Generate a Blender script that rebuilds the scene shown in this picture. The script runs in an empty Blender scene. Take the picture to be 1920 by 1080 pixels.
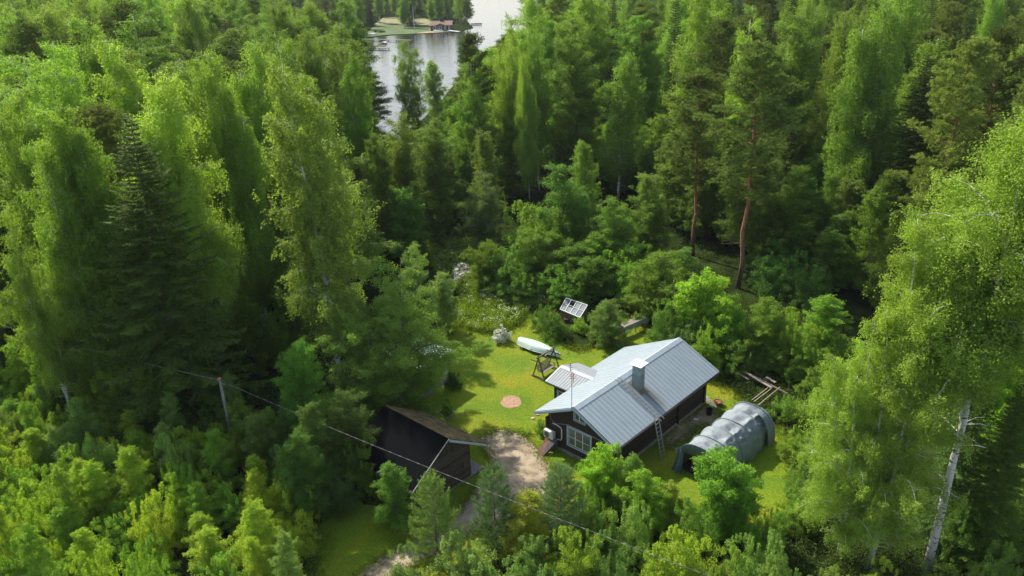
import bpy, math
import numpy as np
from mathutils import Matrix, Vector

C = bpy.context.scene.collection
SC = bpy.context.scene
R = math.radians

# ------------------------------------------------------------------ camera, light, exposure
CAM_H = 32.0
PITCH, ROLL, FPX = R(23.25), R(-2.0), 1450.0
SUN_AZ, SUN_EL = R(129.0), R(43.0)          # direction towards the sun, measured from +X
cam_data = bpy.data.cameras.new("camera")
cam = bpy.data.objects.new("camera", cam_data)
C.objects.link(cam)
_f = Vector((0, math.cos(PITCH), -math.sin(PITCH)))
_r = Vector((1, 0, 0))
_u = _r.cross(_f)
AX = _r * math.cos(ROLL) + _u * math.sin(ROLL)
AY = _u * math.cos(ROLL) - _r * math.sin(ROLL)
cam.matrix_world = Matrix(((AX.x, AY.x, -_f.x, 0), (AX.y, AY.y, -_f.y, 0), (AX.z, AY.z, -_f.z, CAM_H), (0, 0, 0, 1)))
cam_data.sensor_width = 36
cam_data.lens = 36 * FPX / 1920
cam_data.clip_start = 0.5
cam_data.clip_end = 8000
SC.camera = cam

world = bpy.data.worlds.new("World")
SC.world = world
world.use_nodes = True
wn = world.node_tree.nodes
wl = world.node_tree.links
bg = wn["Background"]
sky = wn.new("ShaderNodeTexSky")
sky.sky_type = 'NISHITA'
sky.sun_disc = False
sky.sun_elevation = SUN_EL
sky.sun_rotation = R(90) - SUN_AZ
sky.dust_density = 2.0
sky.air_density = 1.0
# broken bright cloud low over the horizon, thinning out overhead
wtc = wn.new("ShaderNodeTexCoord"); wsx = wn.new("ShaderNodeSeparateXYZ"); wl.new(wtc.outputs['Generated'], wsx.inputs[0])
wmp = wn.new("ShaderNodeMapping"); wmp.inputs['Scale'].default_value = (1, 1, 3.5); wl.new(wtc.outputs['Generated'], wmp.inputs[0])
wnz = wn.new("ShaderNodeTexNoise"); wnz.inputs['Scale'].default_value = 2.6; wnz.inputs['Detail'].default_value = 7; wl.new(wmp.outputs[0], wnz.inputs[0])
wr = wn.new("ShaderNodeMapRange"); wr.inputs[1].default_value = 0.40; wr.inputs[2].default_value = 0.62; wl.new(wnz.outputs[0], wr.inputs[0])
wh = wn.new("ShaderNodeMapRange"); wh.inputs[1].default_value = 0.02; wh.inputs[2].default_value = 0.55; wh.inputs[3].default_value = 0.95; wh.inputs[4].default_value = 0.15; wl.new(wsx.outputs[2], wh.inputs[0])
wm = wn.new("ShaderNodeMath"); wm.operation = 'MAXIMUM'; wl.new(wr.outputs[0], wm.inputs[0]); wm.inputs[1].default_value = 0.45
wf = wn.new("ShaderNodeMath"); wf.operation = 'MULTIPLY'; wl.new(wm.outputs[0], wf.inputs[0]); wl.new(wh.outputs[0], wf.inputs[1])
wx = wn.new("ShaderNodeMix"); wx.data_type = 'RGBA'; wl.new(wf.outputs[0], wx.inputs[0]); wl.new(sky.outputs[0], wx.inputs[6]); wx.inputs[7].default_value = (5.8, 5.8, 5.75, 1)
wl.new(wx.outputs[2], bg.inputs[0])
bg.inputs[1].default_value = 0.15

sd = bpy.data.lights.new("sun", 'SUN')
sd.energy = 4.8
sd.angle = R(0.55)
sd.color = (1.0, 0.93, 0.80)
sun = bpy.data.objects.new("sun", sd)
C.objects.link(sun)
sdir = Vector((math.cos(SUN_AZ) * math.cos(SUN_EL), math.sin(SUN_AZ) * math.cos(SUN_EL), math.sin(SUN_EL)))
sun.rotation_euler = sdir.to_track_quat('Z', 'Y').to_euler()
SC.view_settings.view_transform = 'Standard'
SC.view_settings.look = 'None'
SC.view_settings.exposure = 0.60
SC.view_settings.gamma = 1.0
SC.render.engine = 'CYCLES'
SC.cycles.max_bounces = 8
SC.cycles.diffuse_bounces = 5
SC.cycles.transmission_bounces = 4
SC.cycles.transparent_max_bounces = 4

# ------------------------------------------------------------------ measuring helpers (full-size photograph pixels)
vA = np.array(AX); vB = np.array(AY); vC = np.array(_f)
def at(px, py, z=0.0):
    d = (px - 960) / FPX * vA - (py - 540) / FPX * vB + vC
    t = (z - CAM_H) / d[2]
    return np.array([0, 0, CAM_H]) + t * d
def proj(P):
    v = np.asarray(P, float) - np.array([0, 0, CAM_H])
    c = v @ vC
    return 960 + FPX * (v @ vA) / c, 540 - FPX * (v @ vB) / c

# ------------------------------------------------------------------ materials
def mat(name):
    m = bpy.data.materials.new(name)
    m.use_nodes = True
    return m, m.node_tree.nodes, m.node_tree.links, m.node_tree.nodes["Principled BSDF"]
def simple(name, col, rough=0.7, metal=0.0, var=0.25, scale=6.0, bump=0.0, bscale=30.0, stretch=(1, 1, 1)):
    m, n, l, p = mat(name)
    tc = n.new("ShaderNodeTexCoord"); mp = n.new("ShaderNodeMapping")
    mp.inputs['Scale'].default_value = stretch
    l.new(tc.outputs['Object'], mp.inputs[0])
    nz = n.new("ShaderNodeTexNoise"); nz.inputs['Scale'].default_value = scale; nz.inputs['Detail'].default_value = 6
    l.new(mp.outputs[0], nz.inputs[0])
    r = n.new("ShaderNodeValToRGB")
    r.color_ramp.elements[0].position = 0.3; r.color_ramp.elements[1].position = 0.7
    r.color_ramp.elements[0].color = [c * (1 - var) for c in col] + [1]
    r.color_ramp.elements[1].color = [min(1, c * (1 + var)) for c in col] + [1]
    l.new(nz.outputs[0], r.inputs[0]); l.new(r.outputs[0], p.inputs['Base Color'])
    p.inputs['Roughness'].default_value = rough; p.inputs['Metallic'].default_value = metal
    if bump:
        nb = n.new("ShaderNodeTexNoise"); nb.inputs['Scale'].default_value = bscale; nb.inputs['Detail'].default_value = 4
        l.new(mp.outputs[0], nb.inputs[0])
        b = n.new("ShaderNodeBump"); b.inputs['Strength'].default_value = 1.0; b.inputs['Distance'].default_value = bump
        l.new(nb.outputs[0], b.inputs['Height']); l.new(b.outputs[0], p.inputs['Normal'])
    return m

def leaf_mat(name, trans=0.48, rough=0.6, spec=0.16, warm=(1.22, 1.25, 0.5)):
    m, n, l, p = mat(name)
    oi = n.new("ShaderNodeObjectInfo")
    at_ = n.new("ShaderNodeAttribute"); at_.attribute_name = "v"
    hs = n.new("ShaderNodeHueSaturation")
    mr = n.new("ShaderNodeMapRange"); hs.inputs['Saturation'].default_value = 0.96; mr.inputs[3].default_value = 0.464; mr.inputs[4].default_value = 0.490
    l.new(oi.outputs['Random'], mr.inputs[0]); l.new(mr.outputs[0], hs.inputs['Hue'])
    mv = n.new("ShaderNodeMapRange"); mv.inputs[3].default_value = 0.62; mv.inputs[4].default_value = 1.42
    l.new(at_.outputs['Fac'], mv.inputs[0]); l.new(mv.outputs[0], hs.inputs['Value'])
    l.new(oi.outputs['Color'], hs.inputs['Color'])
    l.new(hs.outputs[0], p.inputs['Base Color'])
    p.inputs['Roughness'].default_value = rough
    p.inputs['Specular IOR Level'].default_value = spec
    t = n.new("ShaderNodeBsdfTranslucent")
    mx = n.new("ShaderNodeMix"); mx.data_type = 'RGBA'; mx.blend_type = 'MULTIPLY'; mx.inputs[0].default_value = 1
    l.new(hs.outputs[0], mx.inputs[6]); mx.inputs[7].default_value = (*warm, 1)
    l.new(mx.outputs[2], t.inputs[0])
    ms = n.new("ShaderNodeMixShader"); ms.inputs[0].default_value = trans
    out = n["Material Output"]
    l.new(p.outputs[0], ms.inputs[1]); l.new(t.outputs[0], ms.inputs[2]); l.new(ms.outputs[0], out.inputs[0])
    return m

def bark(name, lo, hi, z0, z1, dark=None):
    """bark whose own colour changes up the trunk; optional dark lenticel marks (birch)"""
    m, n, l, p = mat(name)
    tc = n.new("ShaderNodeTexCoord"); sx = n.new("ShaderNodeSeparateXYZ")
    l.new(tc.outputs['Object'], sx.inputs[0])
    mr = n.new("ShaderNodeMapRange"); mr.inputs[1].default_value = z0; mr.inputs[2].default_value = z1
    nz = n.new("ShaderNodeTexNoise"); nz.inputs['Scale'].default_value = 1.3; nz.inputs['Detail'].default_value = 5
    l.new(tc.outputs['Object'], nz.inputs[0])
    ad = n.new("ShaderNodeMath"); ad.operation = 'MULTIPLY_ADD'; ad.inputs[1].default_value = (z1 - z0) * 0.9; 
    l.new(nz.outputs[0], ad.inputs[0]); l.new(sx.outputs[2], ad.inputs[2])
    l.new(ad.outputs[0], mr.inputs[0])
    mx = n.new("ShaderNodeMix"); mx.data_type = 'RGBA'
    l.new(mr.outputs[0], mx.inputs[0]); mx.inputs[6].default_value = (*lo, 1); mx.inputs[7].default_value = (*hi, 1)
    col = mx.outputs[2]
    mp = n.new("ShaderNodeMapping"); mp.inputs['Scale'].default_value = (2.2, 2.2, 7) if dark else (9, 9, 2.5)
    l.new(tc.outputs['Object'], mp.inputs[0])
    n2 = n.new("ShaderNodeTexNoise"); n2.inputs['Scale'].default_value = 1.0; n2.inputs['Detail'].default_value = 4
    l.new(mp.outputs[0], n2.inputs[0])
    rp = n.new("ShaderNodeValToRGB")
    if dark:
        rp.color_ramp.elements[0].position = 0.56; rp.color_ramp.elements[1].position = 0.62
        rp.color_ramp.elements[0].color = (1, 1, 1, 1); rp.color_ramp.elements[1].color = (0.13, 0.12, 0.11, 1)
    else:
        rp.color_ramp.elements[0].position = 0.35; rp.color_ramp.elements[1].position = 0.65
        rp.color_ramp.elements[0].color = (0.6, 0.6, 0.6, 1); rp.color_ramp.elements[1].color = (1.2, 1.2, 1.2, 1)
    l.new(n2.outputs[0], rp.inputs[0])
    m2 = n.new("ShaderNodeMix"); m2.data_type = 'RGBA'; m2.blend_type = 'MULTIPLY'; m2.inputs[0].default_value = 1
    l.new(col, m2.inputs[6]); l.new(rp.outputs[0], m2.inputs[7]); l.new(m2.outputs[2], p.inputs['Base Color'])
    p.inputs['Roughness'].default_value = 0.85
    return m

M = {}
FOL = 2.1      # leaves: reflected plus transmitted light of one blade
M['leaf'] = leaf_mat('broad_leaf')
M['needle'] = leaf_mat('needle_foliage', trans=0.3, rough=0.7, spec=0.08, warm=(1.1, 1.1, 0.6))
M['bark_birch'] = bark('birch_bark', (0.20, 0.19, 0.17), (0.62, 0.60, 0.55), 0, 3, dark=True)
M['bark_pine'] = bark('pine_bark', (0.12, 0.085, 0.065), (0.34, 0.15, 0.07), 3, 9)
M['bark_grey'] = bark('grey_bark', (0.10, 0.085, 0.07), (0.17, 0.14, 0.11), 0, 6)
M['bark_spruce'] = bark('spruce_bark', (0.11, 0.085, 0.07), (0.13, 0.10, 0.08), 0, 6)

# ------------------------------------------------------------------ object helpers
def np_mesh(name, verts, faces, v=None, smooth=False):
    me = bpy.data.meshes.new(name)
    verts = np.asarray(verts, np.float32); faces = np.asarray(faces, np.int32)
    k = faces.shape[1]
    me.vertices.add(len(verts)); me.vertices.foreach_set('co', verts.ravel())
    me.loops.add(faces.size); me.loops.foreach_set('vertex_index', faces.ravel())
    me.polygons.add(len(faces))
    me.polygons.foreach_set('loop_start', np.arange(0, faces.size, k, dtype=np.int32))
    if smooth:
        me.polygons.foreach_set('use_smooth', np.ones(len(faces), bool))
    if v is not None:
        a = me.attributes.new('v', 'FLOAT', 'POINT'); a.data.foreach_set('value', np.asarray(v, np.float32))
    me.update(calc_edges=True)
    return me
def link(name, me, m=None, parent=None):
    o = bpy.data.objects.new(name, me)
    C.objects.link(o)
    if m is not None and len(me.materials) == 0: me.materials.append(m)
    if parent is not None: o.parent = parent
    return o
def tag(o, label=None, cat=None, group=None, kind=None):
    if label: o['label'] = label
    if cat: o['category'] = cat
    if group: o['group'] = group
    if kind: o['kind'] = kind
    return o
def empty(name, loc, rz=0.0, label=None, cat=None, group=None):
    o = bpy.data.objects.new(name, None); C.objects.link(o)
    o.empty_display_size = 0.3
    o.location = tuple(float(c) for c in loc); o.rotation_euler = (0, 0, rz)
    return tag(o, label, cat, group)

class MB:
    def __init__(s): s.v = []; s.f = []
    def add(s, vs, fs):
        b = len(s.v); s.v += [tuple(float(c) for c in p) for p in vs]; s.f += [tuple(b + i for i in f) for f in fs]; return s
    def box(s, x0, x1, y0, y1, z0, z1):
        return s.hexa([(x0, y0, z0), (x1, y0, z0), (x1, y1, z0), (x0, y1, z0)], [(x0, y0, z1), (x1, y0, z1), (x1, y1, z1), (x0, y1, z1)])
    def hexa(s, a, b):
        n = len(a)
        return s.add(list(a) + list(b), [tuple(range(n))[::-1], tuple(range(n, 2 * n))] + [(i, (i + 1) % n, n + (i + 1) % n, n + i) for i in range(n)])
    def slab(s, pts, th):
        """flat polygon pts with its body th (vector) below"""
        a = [tuple(np.array(p) + np.array(th)) for p in pts]
        return s.hexa(a, pts)
    def bar(s, p, q, w, h=None, up=(0, 0, 1)):
        h = h or w
        p = np.array(p, float); q = np.array(q, float); d = q - p; d /= np.linalg.norm(d)
        sx = np.cross(d, up); 
        if np.linalg.norm(sx) < 1e-3: sx = np.cross(d, (0, 1, 0))
        sx /= np.linalg.norm(sx); uz = np.cross(sx, d)
        c = [sx * w / 2 * a + uz * h / 2 * b for a, b in ((-1, -1), (1, -1), (1, 1), (-1, 1))]
        return s.hexa([p + k for k in c], [q + k for k in c])
    def tube(s, pts, r, n=8, caps=True):
        pts = [np.array(p, float) for p in pts]; rr = r if hasattr(r, '__len__') else [r] * len(pts)
        b = len(s.v)
        for i, p in enumerate(pts):
            d = pts[min(i + 1, len(pts) - 1)] - pts[max(i - 1, 0)]; d /= np.linalg.norm(d) + 1e-9
            a = np.cross(d, (0, 0, 1)) if abs(d[2]) < 0.95 else np.cross(d, (0, 1, 0))
            a /= np.linalg.norm(a); c = np.cross(a, d)
            for k in range(n):
                t = 2 * math.pi * k / n
                s.v.append(tuple(p + rr[i] * (a * math.cos(t) + c * math.sin(t))))
        for i in range(len(pts) - 1):
            for k in range(n):
                s.f.append((b + i * n + k, b + i * n + (k + 1) % n, b + (i + 1) * n + (k + 1) % n, b + (i + 1) * n + k))
        if caps:
            s.f.append(tuple(b + k for k in range(n))[::-1]); s.f.append(tuple(b + (len(pts) - 1) * n + k for k in range(n)))
        return s
    def lathe(s, prof, n=20, c=(0, 0, 0)):
        b = len(s.v)
        for r, z in prof:
            for k in range(n):
                t = 2 * math.pi * k / n; s.v.append((c[0] + r * math.cos(t), c[1] + r * math.sin(t), c[2] + z))
        for i in range(len(prof) - 1):
            for k in range(n):
                s.f.append((b + i * n + k, b + i * n + (k + 1) % n, b + (i + 1) * n + (k + 1) % n, b + (i + 1) * n + k))
        return s
    def build(s, name, m, parent=None, smooth=False, bevel=0.0):
        me = bpy.data.meshes.new(name); me.from_pydata(s.v, [], s.f); me.update()
        import bmesh
        bm = bmesh.new(); bm.from_mesh(me); bmesh.ops.recalc_face_normals(bm, faces=bm.faces)
        if bevel: bmesh.ops.bevel(bm, geom=list(bm.edges), offset=bevel, segments=1, affect='EDGES')
        bm.to_mesh(me); bm.free()
        if smooth: me.polygons.foreach_set('use_smooth', np.ones(len(me.polygons), bool))
        return link(name, me, m, parent)

rng = np.random.default_rng(7)
def unit(a): return a / (np.linalg.norm(a, axis=-1, keepdims=True) + 1e-9)

# ------------------------------------------------------------------ foliage builders
def leaf_quads(pos, axis, nor, ln, wd):
    axis = unit(axis); side = unit(np.cross(axis, nor))
    ln = np.broadcast_to(np.asarray(ln, float), (len(pos),))[:, None]; wd = np.broadcast_to(np.asarray(wd, float), (len(pos),))[:, None]
    a = pos; b = pos + axis * ln * 0.45 + side * wd / 2; c = pos + axis * ln; d = pos + axis * ln * 0.45 - side * wd / 2
    return np.stack([a, b, c, d], 1).reshape(-1, 3)
class Fol:
    def __init__(s): s.V = []; s.A = []
    def add(s, pos, axis, nor, ln, wd, v):
        if len(pos) == 0: return
        s.V.append(leaf_quads(pos, axis, nor, ln, wd)); s.A.append(np.repeat(np.broadcast_to(v, (len(pos),)), 4))
    def mesh(s, name, m):
        V = np.concatenate(s.V); A = np.concatenate(s.A)
        me = np_mesh(name, V, np.arange(len(V)).reshape(-1, 4), A); me.materials.append(m); return me
def bez(p0, p1, p2, n):
    t = np.linspace(0, 1, n)[:, None]
    return (1 - t) ** 2 * p0 + 2 * t * (1 - t) * p1 + t * t * p2
def env_fn(kind, x):
    x = np.clip(x, 0, 1)
    if kind == 'birch': return (1 - x ** 1.5) ** 0.75 * min(1, 0.55 + x * 2.2)
    if kind == 'broad': return (1 - x ** 2.4) ** 0.6 * min(1, 0.6 + x * 1.6)
    if kind == 'slim': return (1 - x ** 1.3) ** 0.8 * min(1, 0.6 + x * 3)
    if kind == 'cone': return (1 - x) ** 0.75 * min(1, 0.7 + x * 3) + 0.04
    return (1 - x ** 3) ** 0.5
def clump_leaves(F, g, c, r, n, ln, wd, vc, flat=0.75, outward=None):
    d = unit(g.normal(size=(n, 3))); rad = r * g.random(n) ** 0.4
    P = c + d * rad[:, None] * np.array([1, 1, flat])
    nor = unit(g.normal(size=(n, 3)) * 0.75 + np.array([0, 0, 0.8]) + d * 0.5)
    ax = unit(g.normal(size=(n, 3)) + d * 0.6 + np.array([0, 0, -0.25])); ax = unit(ax - nor * (ax * nor).sum(1, keepdims=True))
    F.add(P, ax, nor, ln * g.uniform(0.55, 1.35, n), wd * g.uniform(0.6, 1.3, n), np.clip(vc * 0.55 + 0.45 * g.random(n), 0, 1))
def hang_leaves(F, g, c, n, ln, wd, vc, slen, spread, per=26):
    for _ in range(n):
        L = slen * g.uniform(0.5, 1.15); k = max(6, int(per * L / slen)); t = g.random(k) ** 0.8
        o = c + g.normal(size=3) * spread * np.array([1, 1, 0.5]); sway = g.normal(size=2) * 0.18
        P = o + np.stack([sway[0] * t * L, sway[1] * t * L, -t * L], 1) + g.normal(size=(k, 3)) * 0.085
        ax = unit(g.normal(size=(k, 3)) * 0.55 + np.array([0, 0, -0.8])); nor = unit(g.normal(size=(k, 3)) + np.array([0, 0, 0.3]))
        F.add(P, ax, nor, ln * g.uniform(0.7, 1.2, k), wd * g.uniform(0.7, 1.2, k), np.clip(vc * 0.55 + 0.45 * g.random(k), 0, 1))

def deciduous(seed, H, Rr, cb, env='broad', nprim=46, kcl=6, leaves=90, leaf=0.16, clr=0.62, rise=0.55, droop=0.0, hang=None, bark_m='bark_grey', tr=0.011, stems=1, wob=0.25, sub=3, dead=0, fork=0.0, lob=0.28):
    g = np.random.default_rng(seed); F = Fol(); T = MB()
    for st in range(stems):
        a_ = st * 2.4 + seed; off = np.array([0, 0, 0.]) if stems == 1 else np.array([math.cos(a_), math.sin(a_), 0]) * Rr * g.uniform(0.30, 0.48) * (0.35 if st == 0 else 1)
        Hs = H * (1 if st == 0 else g.uniform(0.70, 0.93)); Rs = Rr if stems == 1 else Rr * (0.70 if st == 0 else g.uniform(0.52, 0.68))
        lp = g.random(6) * 6.28
        lobe = lambda az, x: 1 + lob * (math.sin(2 * az + lp[0] + 5 * x) + 0.8 * math.sin(3 * az + lp[1] - 9 * x) + 0.7 * math.sin(11 * x + lp[2]))
        zs = np.linspace(0, 1, 11); w = np.cumsum(g.normal(size=(11, 2)) * wob * 0.35, 0); w[0] = 0
        if fork > 0: w = w0 if st else w
        w0 = w
        zf = np.clip((zs - fork) / (1 - fork), 0, 1) ** .7; ctr = np.stack([w[:, 0] + off[0] * zf, w[:, 1] + off[1] * zf, zs * Hs * 0.97], 1)
        T.tube(ctr, list(np.maximum(0.02, Hs * tr * (1.02 - zs) ** 0.9)), 7)
        tp = lambda h: np.array([np.interp(h, zs * 0.97, ctr[:, 0]), np.interp(h, zs * 0.97, ctr[:, 1]), h * Hs])
        npm = nprim if stems == 1 else nprim // stems + 4
        for i in range(npm):
            x = ((i + g.random()) / npm) ** 0.92; h = cb + (0.985 - cb) * x
            az = i * 2.39996 + g.normal() * 0.35; L = Rs * env_fn(env, x) * g.uniform(0.72, 1.12) * max(0.35, lobe(az, x)) + 0.15; rad = np.array([math.cos(az), math.sin(az), 0])
            up = rise * L * (0.7 + 0.9 * x)
            p2 = tp(h) + rad * L; p0 = tp(max(0.02, h - up / Hs)); 
            p1 = (p0 + p2) / 2 + np.array([0, 0, (0.28 + droop) * L]) ; p2 = p2 - np.array([0, 0, droop * L * 0.5])
            pts = bez(p0, p1, p2, 6)
            T.tube(pts, list(np.linspace(max(0.012, 0.018 * L), 0.008, 6)), 4, caps=False)
            vb = g.random()
            nk = max(2, int(round(kcl * (0.35 + 0.65 * L / Rs))))
            for s in np.linspace(0.3, 1.0, nk):
                q = bez(p0, p1, p2, 21)[int(s * 20)]
                for _ in range(sub if s > 0.4 else 2):
                    o = g.normal(size=3) * np.array([1, 1, 0.7]) * clr * (0.75 if s < 1 else 0.35)
                    c = q + o; cr = clr * g.uniform(0.55, 1.15); vc = 0.5 * vb + 0.5 * g.random()
                    if hang:
                        hang_leaves(F, g, c, hang[0], leaf, leaf * 0.68, vc, hang[1] * g.uniform(0.6, 1.2), cr * 0.6, hang[2])
                        clump_leaves(F, g, c, cr * 0.7, int(leaves * 0.4), leaf, leaf * 0.68, vc)
                    else:
                        clump_leaves(F, g, c, cr, int(leaves * (cr / clr) ** 1.5), leaf, leaf * 0.68, vc)
                    if s == 1.0:
                        dv = unit(rad + np.array([0, 0, 0.5]) + g.normal(size=3) * 0.5)
                        for q3 in range(3): clump_leaves(F, g, c + dv * cr * (0.55 + 0.42 * q3), cr * (0.42 - 0.1 * q3), max(4, int(leaves * (.22 - .05 * q3))), leaf, leaf * 0.68, vc)
                    if g.random() < 0.25: T.tube([q, (q + c) / 2 + np.array([0, 0, 0.05]), c], [0.012, 0.009, 0.006], 3, caps=False)
        for k in range(dead):
            h = g.uniform(0.1, cb + 0.1); a = g.random() * 6.28; p = tp(h); L = Rs * g.uniform(0.3, 0.7)
            T.tube([p, p + np.array([math.cos(a) * L * .6, math.sin(a) * L * .6, 0.1 * L]), p + np.array([math.cos(a) * L, math.sin(a) * L, 0])], [0.03, 0.018, 0.006], 4, caps=False)
    return F.mesh('crown', M['leaf']), T, bark_m, H, Rr

def spruce(seed, H, Rr, cb=0.06, full=1.0, sparse=0.0):
    g = np.random.default_rng(seed); F = Fol(); T = MB()
    T.tube([(0, 0, 0), (0.04, 0.02, H * 0.5), (0, 0, H * 0.985)], [H * 0.011, H * 0.006, 0.015], 7)
    z = H * cb
    while z < H * 0.985:
        x = (z / H - cb) / (1 - cb)
        nb = 6 if x < 0.9 else 4
        a0 = g.random() * 6.28
        for b in range(nb):
            L = (Rr * (1 - x) ** 0.82 * g.uniform(0.6, 1.12) + 0.12)
            if g.random() < sparse: 
                a = g.random() * 6.28; T.tube([(0, 0, z), (math.cos(a) * L * .6, math.sin(a) * L * .6, z - 0.15 * L)], [0.025, 0.008], 3, caps=False); continue
            a = a0 + b * 6.283 / nb + g.normal() * 0.18; rad = np.array([math.cos(a), math.sin(a), 0]); lat = np.array([-math.sin(a), math.cos(a), 0])
            sag = L * (0.42 * (1 - x) + 0.05); p0 = np.array([0, 0, z + 0.1 * L]); p1 = p0 + rad * L * 0.55 + np.array([0, 0, -sag * 1.0 + 0.25 * L * x]); p2 = p0 + rad * L + np.array([0, 0, -sag * 0.75 + 0.45 * L * x])
            T.tube(bez(p0, p1, p2, 4), [0.012 + 0.008 * L, 0.014, 0.01, 0.004], 3, caps=False)
            n = max(5, int(L / 0.085 * full)); t = np.linspace(0.12, 1.0, n); B = (1 - t)[:, None] ** 2 * p0 + (2 * t * (1 - t))[:, None] * p1 + (t * t)[:, None] * p2
            vb = g.random()
            tl = np.minimum(0.16 + 0.30 * L * (1 - t) ** 0.6 * 0.55, 0.62)
            for sgn in (-1, 1):
                ax = lat * sgn * g.uniform(0.7, 1.1, (n, 1)) + rad * g.uniform(0.35, 0.9, (n, 1)) + np.array([0, 0, -0.28]) + g.normal(size=(n, 3)) * 0.14
                F.add(B, ax, np.array([0, 0, 1.]) + g.normal(size=(n, 3)) * 0.35, tl * g.uniform(0.75, 1.25, n), 0.085, np.clip(vb * 0.5 + 0.5 * g.random(n), 0, 1))
            # hanging twiglets below the branch
            ax = np.array([0, 0, -1.]) + g.normal(size=(n, 3)) * 0.35 + rad * 0.3
            F.add(B, ax, lat + g.normal(size=(n, 3)) * 0.6, tl * 0.6 * g.uniform(0.6, 1.2, n), 0.075, np.clip(vb * 0.4 + 0.4 * g.random(n), 0, 1))
            # secondary sprays
            m_ = int(L * 3)
            for q in range(m_):
                tt = g.uniform(0.3, 0.95); c = (1 - tt) ** 2 * p0 + 2 * tt * (1 - tt) * p1 + tt * tt * p2; sg = 1 if q % 2 else -1
                l2 = 0.42 * L * (1.1 - tt) * g.uniform(0.6, 1.1); e = c + (lat * sg + rad * 0.7) * l2 * 0.8 + np.array([0, 0, -0.22 * l2])
                k = max(4, int(l2 / 0.07)); u = np.linspace(0.1, 1, k)[:, None]; P = c * (1 - u) + e * u
                for s2 in (-1, 1):
                    ax = rad * g.uniform(0.4, 1, (k, 1)) * s2 + (e - c) / (l2 + .01) * 0.8 + g.normal(size=(k, 3)) * 0.2 + np.array([0, 0, -0.25])
                    F.add(P, ax, np.array([0, 0, 1.]) + g.normal(size=(k, 3)) * 0.4, 0.2 * g.uniform(0.7, 1.3, k), 0.075, np.clip(vb * 0.5 + 0.5 * g.random(k), 0, 1))
        z += g.uniform(0.26, 0.42) * (0.75 + 0.5 * (1 - x))
    return F.mesh('crown', M['needle']), T, 'bark_spruce', H, Rr

def pine(seed, H, Rr, cb=0.42, nb=46, tufts=9, dead=6):
    g = np.random.default_rng(seed); F = Fol(); T = MB()
    zs = np.linspace(0, 1, 9); w = np.cumsum(g.normal(size=(9, 2)) * 0.14, 0); w[0] = 0
    ctr = np.stack([w[:, 0], w[:, 1], zs * H * 0.97], 1)
    T.tube(ctr, list(np.maximum(0.03, H * 0.0088 * (1.03 - zs) ** 0.8)), 8)
    tp = lambda h: np.array([np.interp(h, zs * 0.97, ctr[:, 0]), np.interp(h, zs * 0.97, ctr[:, 1]), h * H])
    for i in range(nb):
        x = ((i + g.random()) / nb); h = cb + (0.97 - cb) * x
        e = (1 - x ** 2.2) ** 0.6 * min(1, 0.6 + 1.4 * x) + 0.08
        L = Rr * e * g.uniform(0.6, 1.15); a = (i // 4) * 0.9 + (i % 4) * 1.571 + g.normal() * 0.3
        rad = np.array([math.cos(a), math.sin(a), 0]); lat = np.array([-rad[1], rad[0], 0])
        p0 = tp(h - 0.02); p1 = p0 + rad * L * 0.5 + np.array([0, 0, L * (0.05 + 0.25 * x)]); p2 = p0 + rad * L + np.array([0, 0, L * (0.10 + 0.55 * x)])
        T.tube(bez(p0, p1, p2, 5), list(np.linspace(0.02 + 0.012 * L, 0.012, 5)), 5, caps=False)
        vb = g.random()
        for s in np.linspace(0.35, 1.0, max(2, int(tufts * (0.4 + 0.6 * L / Rr)))):
            q = (1 - s) ** 2 * p0 + 2 * s * (1 - s) * p1 + s * s * p2
            for side in (-1, 0, 1):
                wv = 0.34 * L * (1.15 - s)
                c = q + lat * side * wv * g.uniform(0.5, 1.1) + g.normal(size=3) * np.array([0.2, 0.2, 0.12])
                if side and g.random() < 0.5: T.tube([q, c], [0.012, 0.007], 3, caps=False)
                vc = 0.5 * vb + 0.5 * g.random()
                for _ in range(5):
                    cc = c + g.normal(size=3) * np.array([0.30, 0.30, 0.11]); k = 15
                    ax = unit(g.normal(size=(k, 3)) * np.array([1, 1, 0.6]) + np.array([0, 0, 0.65]) + rad * 0.3)
                    F.add(np.repeat(cc[None], k, 0), ax, g.normal(size=(k, 3)), g.uniform(0.17, 0.30, k), 0.05, np.clip(vc * 0.6 + 0.4 * g.random(k), 0, 1))
    for k in range(dead):
        h = g.uniform(cb - 0.22, cb + 0.05); a = g.random() * 6.28; p = tp(h); L = Rr * g.uniform(0.25, 0.6)
        T.tube([p, p + np.array([math.cos(a) * L, math.sin(a) * L, -0.1 * L])], [0.03, 0.008], 4, caps=False)
    return F.mesh('crown', M['needle']), T, 'bark_pine', H, Rr

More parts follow.
